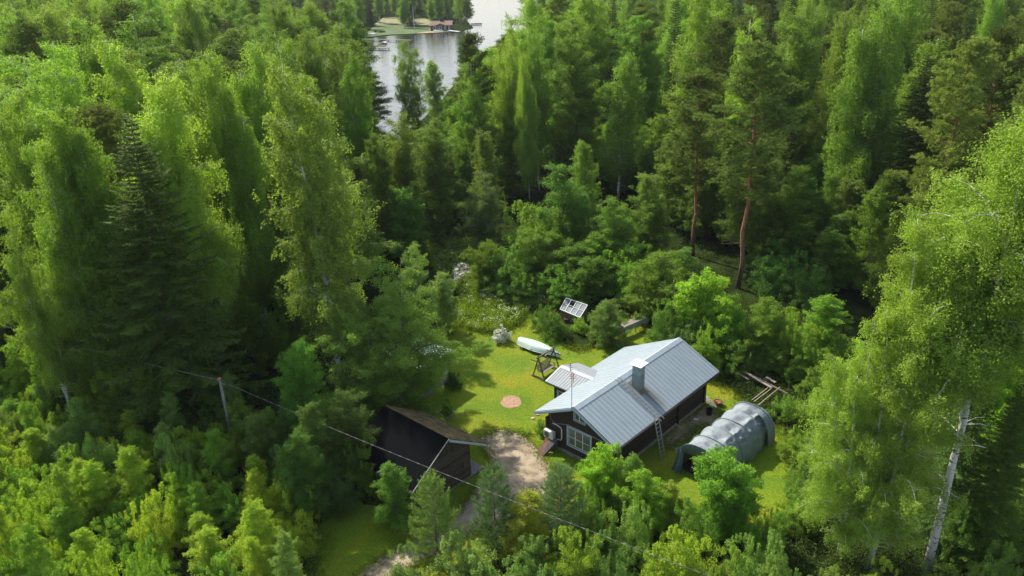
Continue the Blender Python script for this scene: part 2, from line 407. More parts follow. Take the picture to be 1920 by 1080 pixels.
def young_pine(seed, H, Rr):
    g = np.random.default_rng(seed); F = Fol(); T = MB()
    T.tube([(0, 0, 0), (0.03, 0, H * 0.5), (0, 0, H * 0.93)], [0.075, 0.045, 0.012], 6)
    def shoot(p, d, L, v):
        n = int(L / 0.014); t = g.random(n); ax = unit(g.normal(size=(n, 3)) * 0.75 + d * 0.9)
        F.add(p + d * (t * L)[:, None], ax, g.normal(size=(n, 3)), g.uniform(0.09, 0.15, n), 0.022, np.clip(v + 0.35 * g.random(n), 0, 1))
    z = H * 0.12; k = 0
    while z < H * 0.96:
        x = z / H; nb = 6
        for b in range(nb):
            a = b * 6.283 / nb + k * 0.7 + g.normal() * 0.2; L = Rr * (1 - x) ** 0.7 * g.uniform(0.75, 1.1) + 0.12
            rad = np.array([math.cos(a), math.sin(a), 0]); p0 = np.array([0, 0, z]); p1 = p0 + rad * L * 0.6 + np.array([0, 0, 0.05 * L]); p2 = p0 + rad * L + np.array([0, 0, 0.5 * L])
            T.tube(bez(p0, p1, p2, 4), [0.02, 0.015, 0.01, 0.006], 4, caps=False)
            for s in np.arange(0.25, 1.01, 0.14 / max(L, .3)):
                q = (1 - s) ** 2 * p0 + 2 * s * (1 - s) * p1 + s * s * p2
                for sd in (-1, 0, 1):
                    lat = np.array([-rad[1], rad[0], 0]) * sd
                    d = unit(rad * 0.6 + lat * 0.8 + np.array([0, 0, 0.75]) + g.normal(size=3) * 0.2)
                    shoot(q, d, g.uniform(0.25, 0.5), 0.1 + 0.3 * g.random())
            for c in range(2):
                shoot(p2 + g.normal(size=3) * 0.07, unit(np.array([0, 0, 1.]) + rad * 0.25 + g.normal(size=3) * 0.12), g.uniform(0.22, 0.42), 0.6)
        z += g.uniform(0.36, 0.5); k += 1
    for c in range(4): shoot(np.array([0, 0, H * 0.88]), unit(np.array([g.normal() * 0.25, g.normal() * 0.25, 1])), H * 0.1, 0.6)
    return F.mesh('crown', M['needle']), T, 'bark_grey', H, Rr

def shrub(seed, H, Rr, leaf=0.11, n=150, leaves=130, clr=0.4, lobes=1, flower=0.0):
    g = np.random.default_rng(seed); F = Fol(); T = MB(); cs = []
    for L in range(lobes):
        a = L * 2.1 + g.random(); cx = (math.cos(a) * Rr * 0.42, math.sin(a) * Rr * 0.42) if lobes > 1 else (0, 0)
        hh = H * (1 if L == 0 else g.uniform(0.65, 0.95)); rr = Rr * (0.66 if lobes > 1 else 1)
        m_ = n // lobes
        for i in range(m_):
            d = unit(g.normal(size=3)); d[2] = abs(d[2]) * 1.0
            k = g.uniform(0.62, 1.06) * (0.85 + 0.3 * math.sin(3 * math.atan2(d[1], d[0]) + L) * math.sin(5 * d[2]))
            c = np.array([cx[0] + d[0] * rr * k, cx[1] + d[1] * rr * k, 0.12 * hh + d[2] * hh * 0.86 * k]); cs.append(c)
            clump_leaves(F, g, c, clr * g.uniform(0.6, 1.2), leaves, leaf, leaf * 0.68, g.random(), flat=0.8)
            if i % 6 == 0: T.tube([(cx[0] * .4, cx[1] * .4, 0), (c[0] * 0.5, c[1] * 0.5, c[2] * 0.6), c * 0.96], [0.035, 0.02, 0.008], 4, caps=False)
        # a few shoots that stick out of the outline
        for i in range(10):
            a = g.random() * 6.28; r0 = rr * g.random() * 0.8; p = np.array([cx[0] + math.cos(a) * r0, cx[1] + math.sin(a) * r0, hh * (0.95 - 0.3 * (r0 / rr) ** 2)])
            for q in range(4): clump_leaves(F, g, p + np.array([0, 0, q * clr * 0.42]), clr * (0.42 - 0.07 * q), int(leaves * .22), leaf, leaf * 0.68, 0.4 + 0.5 * g.random())
    me = F.mesh('crown', M['leaf'])
    fl = None
    if flower:
        W = Fol()
        for c in cs:
            if g.random() < flower:
                k = 16; d = unit(g.normal(size=(k, 3)) + unit(c - np.array([0, 0, H * .3]))[None] * 0.8 + np.array([0, 0, .4])); W.add(c + d * clr * 1.02 * g.uniform(.85, 1.1, (k, 1)), g.normal(size=(k, 3)), d, 0.12, 0.11, 0.6 + 0.4 * g.random(k))
        fl = W
    return me, T, 'bark_grey', H, Rr, fl

PROTO = {}
def proto(kind, i):
    key = (kind, i)
    if key in PROTO: return PROTO[key]
    s = hash_(kind) + i * 17
    if kind == 'birch': r = deciduous(s, 24, 3.9, (0.28, 0.2, 0.36, 0.24, 0.3, 0.16)[i], ('birch', 'broad', 'birch', 'slim', 'birch', 'broad')[i], 60, 6, 56, 0.145, 0.58, 0.6, 0.2, (3, 1.2, 26), 'bark_birch', 0.0075, dead=3, stems=(3, 4, 2, 3, 4, 3)[i], fork=(0.4, 0.3, 0.5, 0.4, 0.2, 0.45)[i], lob=(.28, .4, .34, .22, .4, .34)[i], wob=(.25, .5, .3, .2, .4, .6)[i])
    elif kind == 'weeping': r = deciduous(s, 25, 4.0, 0.2, ('birch', 'broad', 'birch')[i], 60, 7, 34, 0.14, 0.58, 0.7, 0.35, (5, 2.2, 34), 'bark_birch', 0.008, dead=4, stems=3, fork=0.35, lob=(.28, .4, .35)[i])
    elif kind == 'near_birch': r = deciduous(s, 22, 4.6, 0.16, 'birch', 104, 7, 50, 0.10, 0.42, 0.55, 0.2, (4, 0.9, 24), 'bark_birch', 0.0085, dead=8, wob=0.4, stems=5, fork=0.12, lob=0.42)
    elif kind == 'tall_birch': r = deciduous(s, 25, 3.5, 0.58, 'broad', 78, 7, 46, 0.10, 0.48, 0.6, 0.3, (5, 1.3, 28), 'bark_birch', 0.0076, dead=5, wob=0.15, stems=3, fork=0.5, lob=0.42)
    elif kind == 'slim_birch': r = deciduous(s, 18, 1.9, 0.25, 'slim', 46, 5, 44, 0.16, 0.5, 0.75, 0.15, (3, 1.2, 18), 'bark_birch', 0.0075, dead=3)
    elif kind == 'aspen': r = deciduous(s, 23, 4.3, 0.28, 'broad', 66, 6, 80, 0.165, 0.62, 0.55, 0, None, 'bark_grey', 0.009, dead=3, stems=3, fork=0.35)
    elif kind == 'broad': r = deciduous(s, 14, 3.8, 0.12, 'broad', 62, 6, 80, 0.145, 0.55, 0.5, 0, None, 'bark_grey', 0.010, stems=2, fork=0.2)
    elif kind == 'willow': r = deciduous(s, 13, 5.8, 0.06, 'round', 120, 7, 120, 0.115, 0.46, 0.5, 0.05, None, 'bark_grey', 0.013, stems=5, lob=0.42, sub=2)
    elif kind == 'maple': r = deciduous(s, 7, 2.6, 0.08, 'broad', 52, 6, 56, 0.14, 0.36, 0.45, 0, None, 'bark_grey', 0.010, stems=3, fork=0.1)
    elif kind == 'sapling': r = deciduous(s, 8, 1.8, 0.10, 'slim', 44, 5, 80, 0.10, 0.34, 0.6, 0, None, 'bark_grey', 0.008)
    elif kind == 'apple': r = deciduous(s, 5.5, 3.2, 0.06, 'round', 60, 7, 95, 0.10, 0.38, 0.4, 0, None, 'bark_grey', 0.014, stems=2)
    elif kind == 'spruce': r = spruce(s, 23, 3.6)
    elif kind == 'big_spruce': r = spruce(s, 23.5, 5.4, 0.08, 1.25, 0.10)
    elif kind == 'pine': r = pine(s, 22, 3.5)
    elif kind == 'full_pine': r = pine(s, 23, 4.3, 0.2, 66, 10, 10)
    elif kind == 'young_pine': r = young_pine(s, 6.2, 1.9)
    elif kind == 'shrub': r = shrub(s, 4.5, 2.6, 0.098, 200, 150, 0.38, 3)
    elif kind == 'bush': r = shrub(s, 2.0, 1.8, 0.085, 150, 75, 0.26, 2)
    elif kind == 'small_bush': r = shrub(s, 1.2, 0.7, 0.06, 70, 60, 0.16, 1)
    elif kind == 'flower_bush': r = shrub(s, 1.4, 0.95, 0.06, 110, 60, 0.17, 1, flower=0.9)
    me, T, bm_, H, Rr = r[:5]
    tm = bpy.data.meshes.new('trunk'); tm.from_pydata(T.v, [], T.f); tm.update(); tm.materials.append(M[bm_])
    tm.polygons.foreach_set('use_smooth', np.ones(len(tm.polygons), bool))
    PROTO[key] = (me, tm, H, Rr, r[5] if len(r) > 5 else None)
    return PROTO[key]
def hash_(s): return sum((i + 3) * ord(c) for i, c in enumerate(s)) % 9973

TINT = {
    'birch': (0.086, 0.172, 0.020), 'weeping': (0.088, 0.172, 0.022), 'near_birch': (0.108, 0.200, 0.024), 'tall_birch': (0.105, 0.195, 0.024), 'slim_birch': (0.078, 0.155, 0.020),
    'aspen': (0.060, 0.128, 0.014), 'broad': (0.050, 0.115, 0.012), 'willow': (0.060, 0.115, 0.020), 'maple': (0.080, 0.190, 0.010),
    'sapling': (0.075, 0.150, 0.012), 'apple': (0.065, 0.135, 0.012), 'spruce': (0.036, 0.078, 0.009), 'big_spruce': (0.034, 0.070, 0.008),
    'pine': (0.060, 0.100, 0.018), 'full_pine': (0.060, 0.098, 0.020), 'young_pine': (0.075, 0.150, 0.028), 'shrub': (0.070, 0.150, 0.012),
    'bush': (0.050, 0.115, 0.012), 'small_bush': (0.055, 0.130, 0.012), 'flower_bush': (0.070, 0.130, 0.02)}
NAME = {'birch': 'birch_tree', 'weeping': 'weeping_birch_tree', 'near_birch': 'birch_tree', 'tall_birch': 'birch_tree', 'slim_birch': 'birch_tree', 'aspen': 'aspen_tree', 'broad': 'broadleaf_tree',
        'willow': 'willow_tree', 'maple': 'maple_tree', 'sapling': 'young_tree', 'apple': 'fruit_tree', 'spruce': 'spruce_tree', 'big_spruce': 'spruce_tree',
        'pine': 'pine_tree', 'full_pine': 'pine_tree', 'young_pine': 'young_pine_tree', 'shrub': 'shrub', 'bush': 'shrub', 'small_bush': 'shrub', 'flower_bush': 'flowering_shrub'}
CAT = {'shrub': 'shrub', 'flowering_shrub': 'shrub'}
NV = {'birch': 6, 'weeping': 3, 'tall_birch': 1, 'near_birch': 2, 'slim_birch': 2, 'aspen': 3, 'broad': 3, 'willow': 1, 'maple': 3, 'sapling': 3, 'apple': 2, 'spruce': 3,
      'big_spruce': 1, 'pine': 3, 'full_pine': 2, 'young_pine': 2, 'shrub': 4, 'bush': 2, 'small_bush': 1, 'flower_bush': 1}
PLANTED = []
tr_rng = np.random.default_rng(21)
def plant(kind, loc, h, rad, label, group=None, tint=None, var=None, rot=None):
    i = int(tr_rng.integers(NV[kind])) if var is None else var
    crown, trunk, H, Rr, fl = proto(kind, i)
    nm = NAME[kind]
    o = empty(nm, (loc[0], loc[1], loc[2] if len(loc) > 2 else 0.0), tr_rng.random() * 6.28 if rot is None else rot, label, CAT.get(nm, 'tree'), group)
    if h > 8: o.rotation_euler = (tr_rng.normal() * 0.022, tr_rng.normal() * 0.022, o.rotation_euler[2])
    sx = (rad / Rr) if rad else h / H * tr_rng.uniform(0.9, 1.1)
    o.scale = (sx, sx, h / H)
    t = link('trunk' if CAT.get(nm) is None else 'stems', trunk, None, o)
    c = link('crown' if CAT.get(nm) is None else 'foliage', crown, None, o)
    k = tint if isinstance(tint, tuple) else tuple(np.array(TINT[kind]) * (tint or 1.0) * tr_rng.uniform(0.9, 1.1))
    c.color = (*(min(0.9, q * FOL) for q in k), 1)
    if fl is not None:
        me = fl.mesh('blossom', M['petal']); b_ = link('blossom', me, None, o); b_.color = (0.62, 0.62, 0.54, 1)
    PLANTED.append((o.location.x, o.location.y, sx * Rr, h))
    return o
def T(kind, tx, ty, h, wpx, label, group=None, tint=None, var=None):
    """tree whose top is seen at pixel (tx,ty) and which is h metres tall; wpx is its crown width in the photograph"""
    P = at(tx, ty, h); d = (P - np.array([0, 0, CAM_H])) @ vC
    return plant(kind, (P[0], P[1], 0), h, wpx / 2 / FPX * d if wpx else None, label, group, tint, var)
M['petal'] = leaf_mat('petal', trans=0.3, rough=0.6, spec=0.2, warm=(1, 1, 1))

# ------------------------------------------------------------------ ground, water, paths
def shore_px(pts, z=0): return np.array([at(x, y, z)[:2] for x, y in pts])
LAKE = shore_px([(560, 215), (640, 232), (735, 262), (800, 205), (860, 140), (905, 98), (955, 80), (1010, 45), (1060, 12), (1000, -8), (930, -14), (868, 2), (872, 30),
                 (893, 52), (862, 60), (830, 61), (800, 63), (768, 65), (735, 66), (700, 70), (660, 77), (600, 90), (540, 130)])
def in_poly(X, Y, P):
    ins = np.zeros(X.shape, bool); n = len(P)
    for i in range(n):
        x1, y1 = P[i]; x2, y2 = P[(i + 1) % n]
        c = ((y1 > Y) != (y2 > Y)) & (X < (x2 - x1) * (Y - y1) / (y2 - y1 + 1e-12) + x1)
        ins ^= c
    return ins
def seg_dist(X, Y, P):
    D = np.full(X.shape, 1e9); n = len(P)
    for i in range(n):
        a = P[i]; b = P[(i + 1) % n]; d = b - a; t = np.clip(((X - a[0]) * d[0] + (Y - a[1]) * d[1]) / (d @ d + 1e-12), 0, 1)
        D = np.minimum(D, np.hypot(X - a[0] - t * d[0], Y - a[1] - t * d[1]))
    return D

M['floor'] = simple('forest_floor', (0.022, 0.036, 0.009), 1.0, var=0.6, scale=0.35, bump=0.12, bscale=3)
M['floor'].node_tree.nodes['Principled BSDF'].inputs['Specular IOR Level'].default_value = 0.0
m, n, l, p = mat('mown_grass'); M['lawn'] = m
tc = n.new("ShaderNodeTexCoord")
def noise(scale, detail=5, dist=0.0, st=(1, 1, 1)):
    mp = n.new("ShaderNodeMapping"); mp.inputs['Scale'].default_value = st; l.new(tc.outputs['Object'], mp.inputs[0])
    q = n.new("ShaderNodeTexNoise"); q.inputs['Scale'].default_value = scale; q.inputs['Detail'].default_value = detail; q.inputs['Distortion'].default_value = dist
    l.new(mp.outputs[0], q.inputs[0]); return q.outputs[0]
def ramp(fac, stops):
    r = n.new("ShaderNodeValToRGB"); e = r.color_ramp.elements
    while len(e) < len(stops): e.new(0.5)
    for k, (pos, c) in enumerate(stops): e[k].position = pos; e[k].color = (*c, 1)
    l.new(fac, r.inputs[0]); return r.outputs[0]
def mixc(a, b, f, mode='MIX'):
    q = n.new("ShaderNodeMix"); q.data_type = 'RGBA'; q.blend_type = mode
    if isinstance(f, (int, float)): q.inputs[0].default_value = f
    else: l.new(f, q.inputs[0])
    for s, idx in ((a, 6), (b, 7)):
        if isinstance(s, tuple): q.inputs[idx].default_value = (*s, 1)
        else: l.new(s, q.inputs[idx])
    return q.outputs[2]
base = ramp(noise(0.28, 6, 0.8), [(0.34, (0.100, 0.205, 0.008)), (0.52, (0.170, 0.245, 0.008)), (0.68, (0.255, 0.262, 0.012))])
fine = ramp(noise(7.0, 6), [(0.3, (0.62, 0.66, 0.6)), (0.7, (1.25, 1.2, 1.2))])
patch = ramp(noise(1.6, 5, 0.5), [(0.60, (0, 0, 0)), (0.72, (1, 1, 1))])
colr = mixc(mixc(base, fine, 1.0, 'MULTIPLY'), (0.26, 0.21, 0.05), mixc((0, 0, 0), patch, 0.45))
l.new(colr, p.inputs['Base Color']); p.inputs['Roughness'].default_value = 0.85; p.inputs['Specular IOR Level'].default_value = 0.2
bp = n.new("ShaderNodeBump"); bp.inputs['Distance'].default_value = 0.07; bp.inputs['Strength'].default_value = 1; l.new(noise(11, 5), bp.inputs['Height']); l.new(bp.outputs[0], p.inputs['Normal'])

m, n, l, p = mat('trodden_gravel'); M['gravel'] = m
tc = n.new("ShaderNodeTexCoord")
g1 = ramp(noise(1.1, 8, 0.6), [(0.3, (0.22, 0.175, 0.12)), (0.5, (0.34, 0.27, 0.19)), (0.7, (0.42, 0.345, 0.255))])
g2 = ramp(noise(14, 6), [(0.25, (0.8, 0.8, 0.8)), (0.75, (1.15, 1.15, 1.15))])
g3 = ramp(noise(0.8, 7, 1.2), [(0.52, (0, 0, 0)), (0.66, (1, 1, 1))])
l.new(mixc(mixc(g1, g2, 1.0, 'MULTIPLY'), (0.19, 0.21, 0.05), mixc((0, 0, 0), g3, 0.45)), p.inputs['Base Color'])
p.inputs['Roughness'].default_value = 0.95; p.inputs['Specular IOR Level'].default_value = 0.1
bp = n.new("ShaderNodeBump"); bp.inputs['Distance'].default_value = 0.018; bp.inputs['Strength'].default_value = 1; l.new(noise(16, 6), bp.inputs['Height']); l.new(bp.outputs[0], p.inputs['Normal'])

m, n, l, p = mat('lake_water'); M['water'] = m
tc = n.new("ShaderNodeTexCoord")
p.inputs['Base Color'].default_value = (0.03, 0.03, 0.027, 1); p.inputs['Roughness'].default_value = 0.08; p.inputs['IOR'].default_value = 1.33
bp = n.new("ShaderNodeBump"); bp.inputs['Distance'].default_value = 0.12; bp.inputs['Strength'].default_value = 0.6; l.new(noise(0.7, 4, 0.3, (0.6, 1.2, 1)), bp.inputs['Height']); l.new(bp.outputs[0], p.inputs['Normal'])
M['dry'] = simple('dry_field', (0.20, 0.19, 0.075), 0.95, var=0.2, scale=0.3)
M['shore_grass'] = simple('shore_grass', (0.055, 0.10, 0.014), 0.95, var=0.35, scale=0.15)
M['sand'] = simple('bare_soil', (0.36, 0.22, 0.14), 0.95, var=0.25, scale=4, bump=0.03)

xs = np.concatenate([np.linspace(-3200, -400, 20)[:-1], np.linspace(-400, -120, 30)[:-1], np.linspace(-120, 90, 85), np.linspace(90, 400, 30)[1:], np.linspace(400, 3200, 20)[1:]])
ys = np.concatenate([np.linspace(-600, 0, 8)[:-1], np.linspace(0, 120, 26)[:-1], np.linspace(120, 640, 160), np.linspace(640, 4500, 40)[1:]])
X, Y = np.meshgrid(xs, ys)
ins = in_poly(X, Y, LAKE); D = seg_dist(X, Y, LAKE)
Z = np.where(ins, -np.clip(D * 0.35, 0, 3) - 0.35, np.clip(-0.35 + D * 0.12, -0.35, 0.0))
def ss(a, b, v): t = np.clip((v - a) / (b - a), 0, 1); return t * t * (3 - 2 * t)
def gz(x, y):
    return 10 * ss(120, 240, y) * ss(45, 110, -x - 0.05 * y) + 9 * ss(120, 240, y) * ss(30, 90, x - 0.05 * y)
Z = np.where(ins, Z, Z + gz(X, Y)) + np.clip((Y - 750) / 3000, 0, 1) * 60 * (0.6 + 0.4 * np.sin(X / 700))
nx = len(xs); idx = np.arange(X.size).reshape(X.shape)
F4 = np.stack([idx[:-1, :-1], idx[:-1, 1:], idx[1:, 1:], idx[1:, :-1]], -1).reshape(-1, 4)
tag(link('ground', np_mesh('ground', np.stack([X, Y, Z], -1).reshape(-1, 3), F4, smooth=True), M['floor']), kind='structure')
lk = LAKE.mean(0)
big = lk + (LAKE - lk) * 1.0
mb = MB(); ex = 14
mb.add([(-260, 110, -0.22), (160, 110, -0.22), (160, 900, -0.22), (-260, 900, -0.22)], [(0, 1, 2, 3)])
tag(mb.build('lake_water', M['water']), kind='structure')

def sheet(name, pts, z, m, rough=0.25, step=0.5, seed=1, world=False, kind='structure', fan=True):
    P = np.array(pts, float) if world else shore_px(pts)
    out = []
    g = np.random.default_rng(seed)
    for i in range(len(P)):
        a, b, c, d = P[i - 1], P[i], P[(i + 1) % len(P)], P[(i + 2) % len(P)]
        k = max(2, int(np.linalg.norm(c - b) / step))
        for t in np.arange(k) / k:
            out.append(0.5 * ((2 * b) + (-a + c) * t + (2 * a - 5 * b + 4 * c - d) * t * t + (-a + 3 * b - 3 * c + d) * t ** 3))
    out = np.array(out) + g.normal(size=(len(out), 2)) * rough
    import bmesh
    bm = bmesh.new(); vs = [bm.verts.new((x, y, z)) for x, y in out]
    es = [bm.edges.new((vs[i], vs[(i + 1) % len(vs)])) for i in range(len(vs))]
    bmesh.ops.triangle_fill(bm, edges=es, use_beauty=True)
    for f in bm.faces:
        if f.normal.z < 0: f.normal_flip()
    me = bpy.data.meshes.new(name); bm.to_mesh(me); bm.free()
    o = link(name, me, m); return tag(o, kind=kind)
LAWN = [(588, 1110), (600, 980), (640, 935), (745, 940), (770, 800), (790, 700), (822, 640), (856, 616), (925, 628), (975, 612), (1000, 585), (1040, 575), (1050, 640), (1085, 660), (1140, 640), (1180, 600),
        (1300, 680), (1385, 742), (1400, 770), (1455, 800), (1490, 850), (1495, 950), (1430, 990), (1280, 960), (1150, 930), (1060, 960), (960, 1000), (860, 1110)]
LAWN_W = shore_px(LAWN)
sheet('lawn', LAWN, 0.004, M['lawn'], 0.12)
TRACK = [(915, 812), (945, 806), (975, 812), (1003, 838), (1022, 862), (1038, 885), (1040, 925), (1000, 965), (940, 985), (880, 1000), (830, 1030), (770, 1068), (720, 1110), (650, 1110), (690, 1062), (760, 1020), (830, 985), (868, 950), (895, 915), (915, 890), (922, 860), (905, 835)]
TRACK_W = shore_px(TRACK)
sheet('gravel_path', TRACK, 0.009, M['gravel'], 0.10, 0.35, 3)
CIRC = [(938, 754), (945, 745), (958, 742), (972, 745), (979, 754), (972, 762), (958, 765), (944, 762)]
sheet('bare_soil_patch', CIRC, 0.010, M['sand'], 0.05, 0.3, 4)
sheet('trodden_ground', [(1232, 830), (1262, 795), (1300, 770), (1322, 750), (1350, 770), (1348, 800), (1310, 800), (1290, 820), (1255, 840)], 0.008, M['gravel'], 0.12, 0.35, 5)
# far shore
sheet('far_shore_lawn', [(640, 72), (700, 68), (735, 64.5), (800, 62), (850, 59), (862, 56), (800, 50), (740, 47), (690, 46), (640, 50)], 0.02, M['shore_grass'], 0.6, 6, 7)
sheet('dry_field', [(690, 46.5), (745, 45.5), (800, 47), (805, 36), (760, 33), (700, 32), (660, 36)], 0.05, M['dry'], 0.6, 6, 8)
sheet('sandy_bank', [(784, 62.6), (800, 62.0), (832, 60.2), (830, 58.2), (806, 59.2), (790, 61)], 0.05, M['sand'], 0.4, 5, 9)

# ------------------------------------------------------------------ scattered grass and undergrowth (nobody could count it)
def scatter_in(poly, n, g):
    lo, hi = poly.min(0), poly.max(0); out = np.zeros((0, 2))
    while len(out) < n:
        q = lo + (hi - lo) * g.random((n * 2, 2)); q = q[in_poly(q[:, 0], q[:, 1], poly)]; out = np.concatenate([out, q])
    return out[:n]
def blades(F, g, P, h, w, lean=0.4, v=None):
    n = len(P); ax = np.stack([g.normal(size=n) * lean, g.normal(size=n) * lean, np.ones(n)], 1)
    F.add(np.concatenate([P, np.zeros((n, 1))], 1), ax, g.normal(size=(n, 3)), h * g.uniform(0.5, 1.2, n), w, g.random(n) if v is None else v)
g = np.random.default_rng(5)
M['grass'] = leaf_mat('grass_blades', 0.4, 0.6, 0.2)
F = Fol(); Pn = scatter_in(LAWN_W, 190000, g)
keep = ~in_poly(Pn[:, 0], Pn[:, 1], TRACK_W) & ~in_poly(Pn[:, 0], Pn[:, 1], shore_px(CIRC)) | (g.random(len(Pn)) < 0.04)
nz_ = 0.5 + 0.25 * np.sin(Pn[:, 0] * 1.3 + 2 * np.sin(Pn[:, 1] * .7)) + 0.25 * np.sin(Pn[:, 1] * 1.7 + Pn[:, 0] * .6)
blades(F, g, Pn[keep], 0.065, 0.02, 0.7, np.clip(nz_[keep] * 0.5 + 0.5 * g.random(keep.sum()), 0, 1))
o = link('lawn_grass', F.mesh('lawn_grass', M['grass'])); o.color = (0.205, 0.265, 0.008, 1); tag(o, kind='stuff')

HERB = shore_px([(838, 612), (860, 585), (858, 545), (800, 500), (800, 455), (900, 455), (900, 520), (960, 548), (1040, 560), (1035, 580), (1003, 582), (975, 606), (925, 625), (880, 622)])
F = Fol(); W = Fol()
for c in scatter_in(HERB, 1500, g):
    hh = g.uniform(0.35, 1.0); k = 34; t = g.random(k)
    P = np.stack([c[0] + g.normal(size=k) * 0.22, c[1] + g.normal(size=k) * 0.22, t * hh], 1)
    F.add(P, g.normal(size=(k, 3)) + np.array([0, 0, 0.9]), g.normal(size=(k, 3)) + np.array([0, 0, .5]), g.uniform(0.1, 0.22, k), 0.06, np.clip(0.4 * g.random() + 0.6 * t, 0, 1))
    if g.random() < 0.13:
        k = 9; W.add(np.array([c[0], c[1], hh + 0.12]) + g.normal(size=(k, 3)) * np.array([0.16, 0.16, 0.04]), g.normal(size=(k, 3)) * np.array([1, 1, .2]), np.array([0, 0, 1.]) + g.normal(size=(k, 3)) * .3, 0.09, 0.08, g.random(k))
o = link('meadow_herbs', F.mesh('meadow_herbs', M['grass'])); o.color = (0.14, 0.30, 0.012, 1); tag(o, kind='stuff')
o = link('meadow_blossoms', W.mesh('meadow_blossoms', M['petal'])); o.color = (0.62, 0.62, 0.56, 1); tag(o, kind='stuff')

# low undergrowth under and between the trees
def undergrowth(name, polys, n, hmin, hmax, col, seed, size=0.13, blade=0.0):
    g = np.random.default_rng(seed); F = Fol()
    for poly in polys:
        for c in scatter_in(poly, n, g):
            hh = g.uniform(hmin, hmax); r = hh * g.uniform(0.5, 0.9); k = int(26 * (r / 0.4) ** 1.4) + 10
            d = unit(g.normal(size=(k, 3))); d[:, 2] = np.abs(d[:, 2]); rad = g.random(k) ** 0.4
            P = np.array([c[0], c[1], 0]) + d * rad[:, None] * np.array([r, r, hh])
            F.add(P, g.normal(size=(k, 3)) + d * .4, g.normal(size=(k, 3)) * .7 + np.array([0, 0, 1.]), g.uniform(size * .7, size * 1.4, k), size * .6, np.clip(.5 * g.random() + .5 * g.random(k), 0, 1))
    o = link(name, F.mesh(name, M['grass'])); o.color = (*col, 1); return tag(o, kind='stuff')
UG = [[(-200, 800), (0, 700), (240, 700), (330, 740), (520, 740), (700, 660), (780, 680), (760, 760), (690, 800), (690, 930), (600, 980), (590, 1100), (-250, 1100)],
      [(1235, 640), (1330, 560), (1500, 560), (1600, 640), (1700, 760), (1700, 1000), (1540, 960), (1530, 850), (1480, 798), (1400, 768), (1385, 740), (1310, 680)]]
undergrowth('undergrowth', [shore_px(u) for u in UG], 2600, 0.25, 0.8, (0.055, 0.115, 0.012), 11)
UG2 = [shore_px([(700, 470), (760, 400), (1000, 350), (1250, 400), (1500, 460), (1600, 640), (1330, 560), (1235, 640), (1180, 600), (1040, 572), (900, 530), (800, 560)]), shore_px([(850, 1110), (960, 1005), (1060, 965), (1150, 935), (1290, 965), (1440, 1005), (1560, 960), (1900, 1000), (2000, 1160), (860, 1180)])]
undergrowth('ground_cover', UG2, 1500, 0.3, 0.9, (0.05, 0.105, 0.012), 12)
# rough tufts that break the edge between lawn, path and undergrowth
F = Fol()
for poly, nn, w_, hh in ((LAWN_W, 5200, 0.42, 0.26), (TRACK_W, 4200, 0.30, 0.08), (shore_px([(1232, 830), (1262, 795), (1300, 770), (1322, 750), (1350, 770), (1348, 800), (1310, 800), (1290, 820), (1255, 840)]), 2600, 0.30, 0.09)):
    seg = np.roll(poly, -1, 0) - poly; L = np.linalg.norm(seg, axis=1); k = g.choice(len(poly), nn, p=L / L.sum()); t = g.random(nn)[:, None]
    base_ = poly[k] + seg[k] * t + g.normal(size=(nn, 2)) * w_
    for c in base_[:]:
        m_ = 7; blades(F, g, c + g.normal(size=(m_, 2)) * 0.06, hh, 0.03, 0.6)
o = link('rough_grass', F.mesh('rough_grass', M['grass'])); o.color = (0.14, 0.23, 0.012, 1); tag(o, kind='stuff')

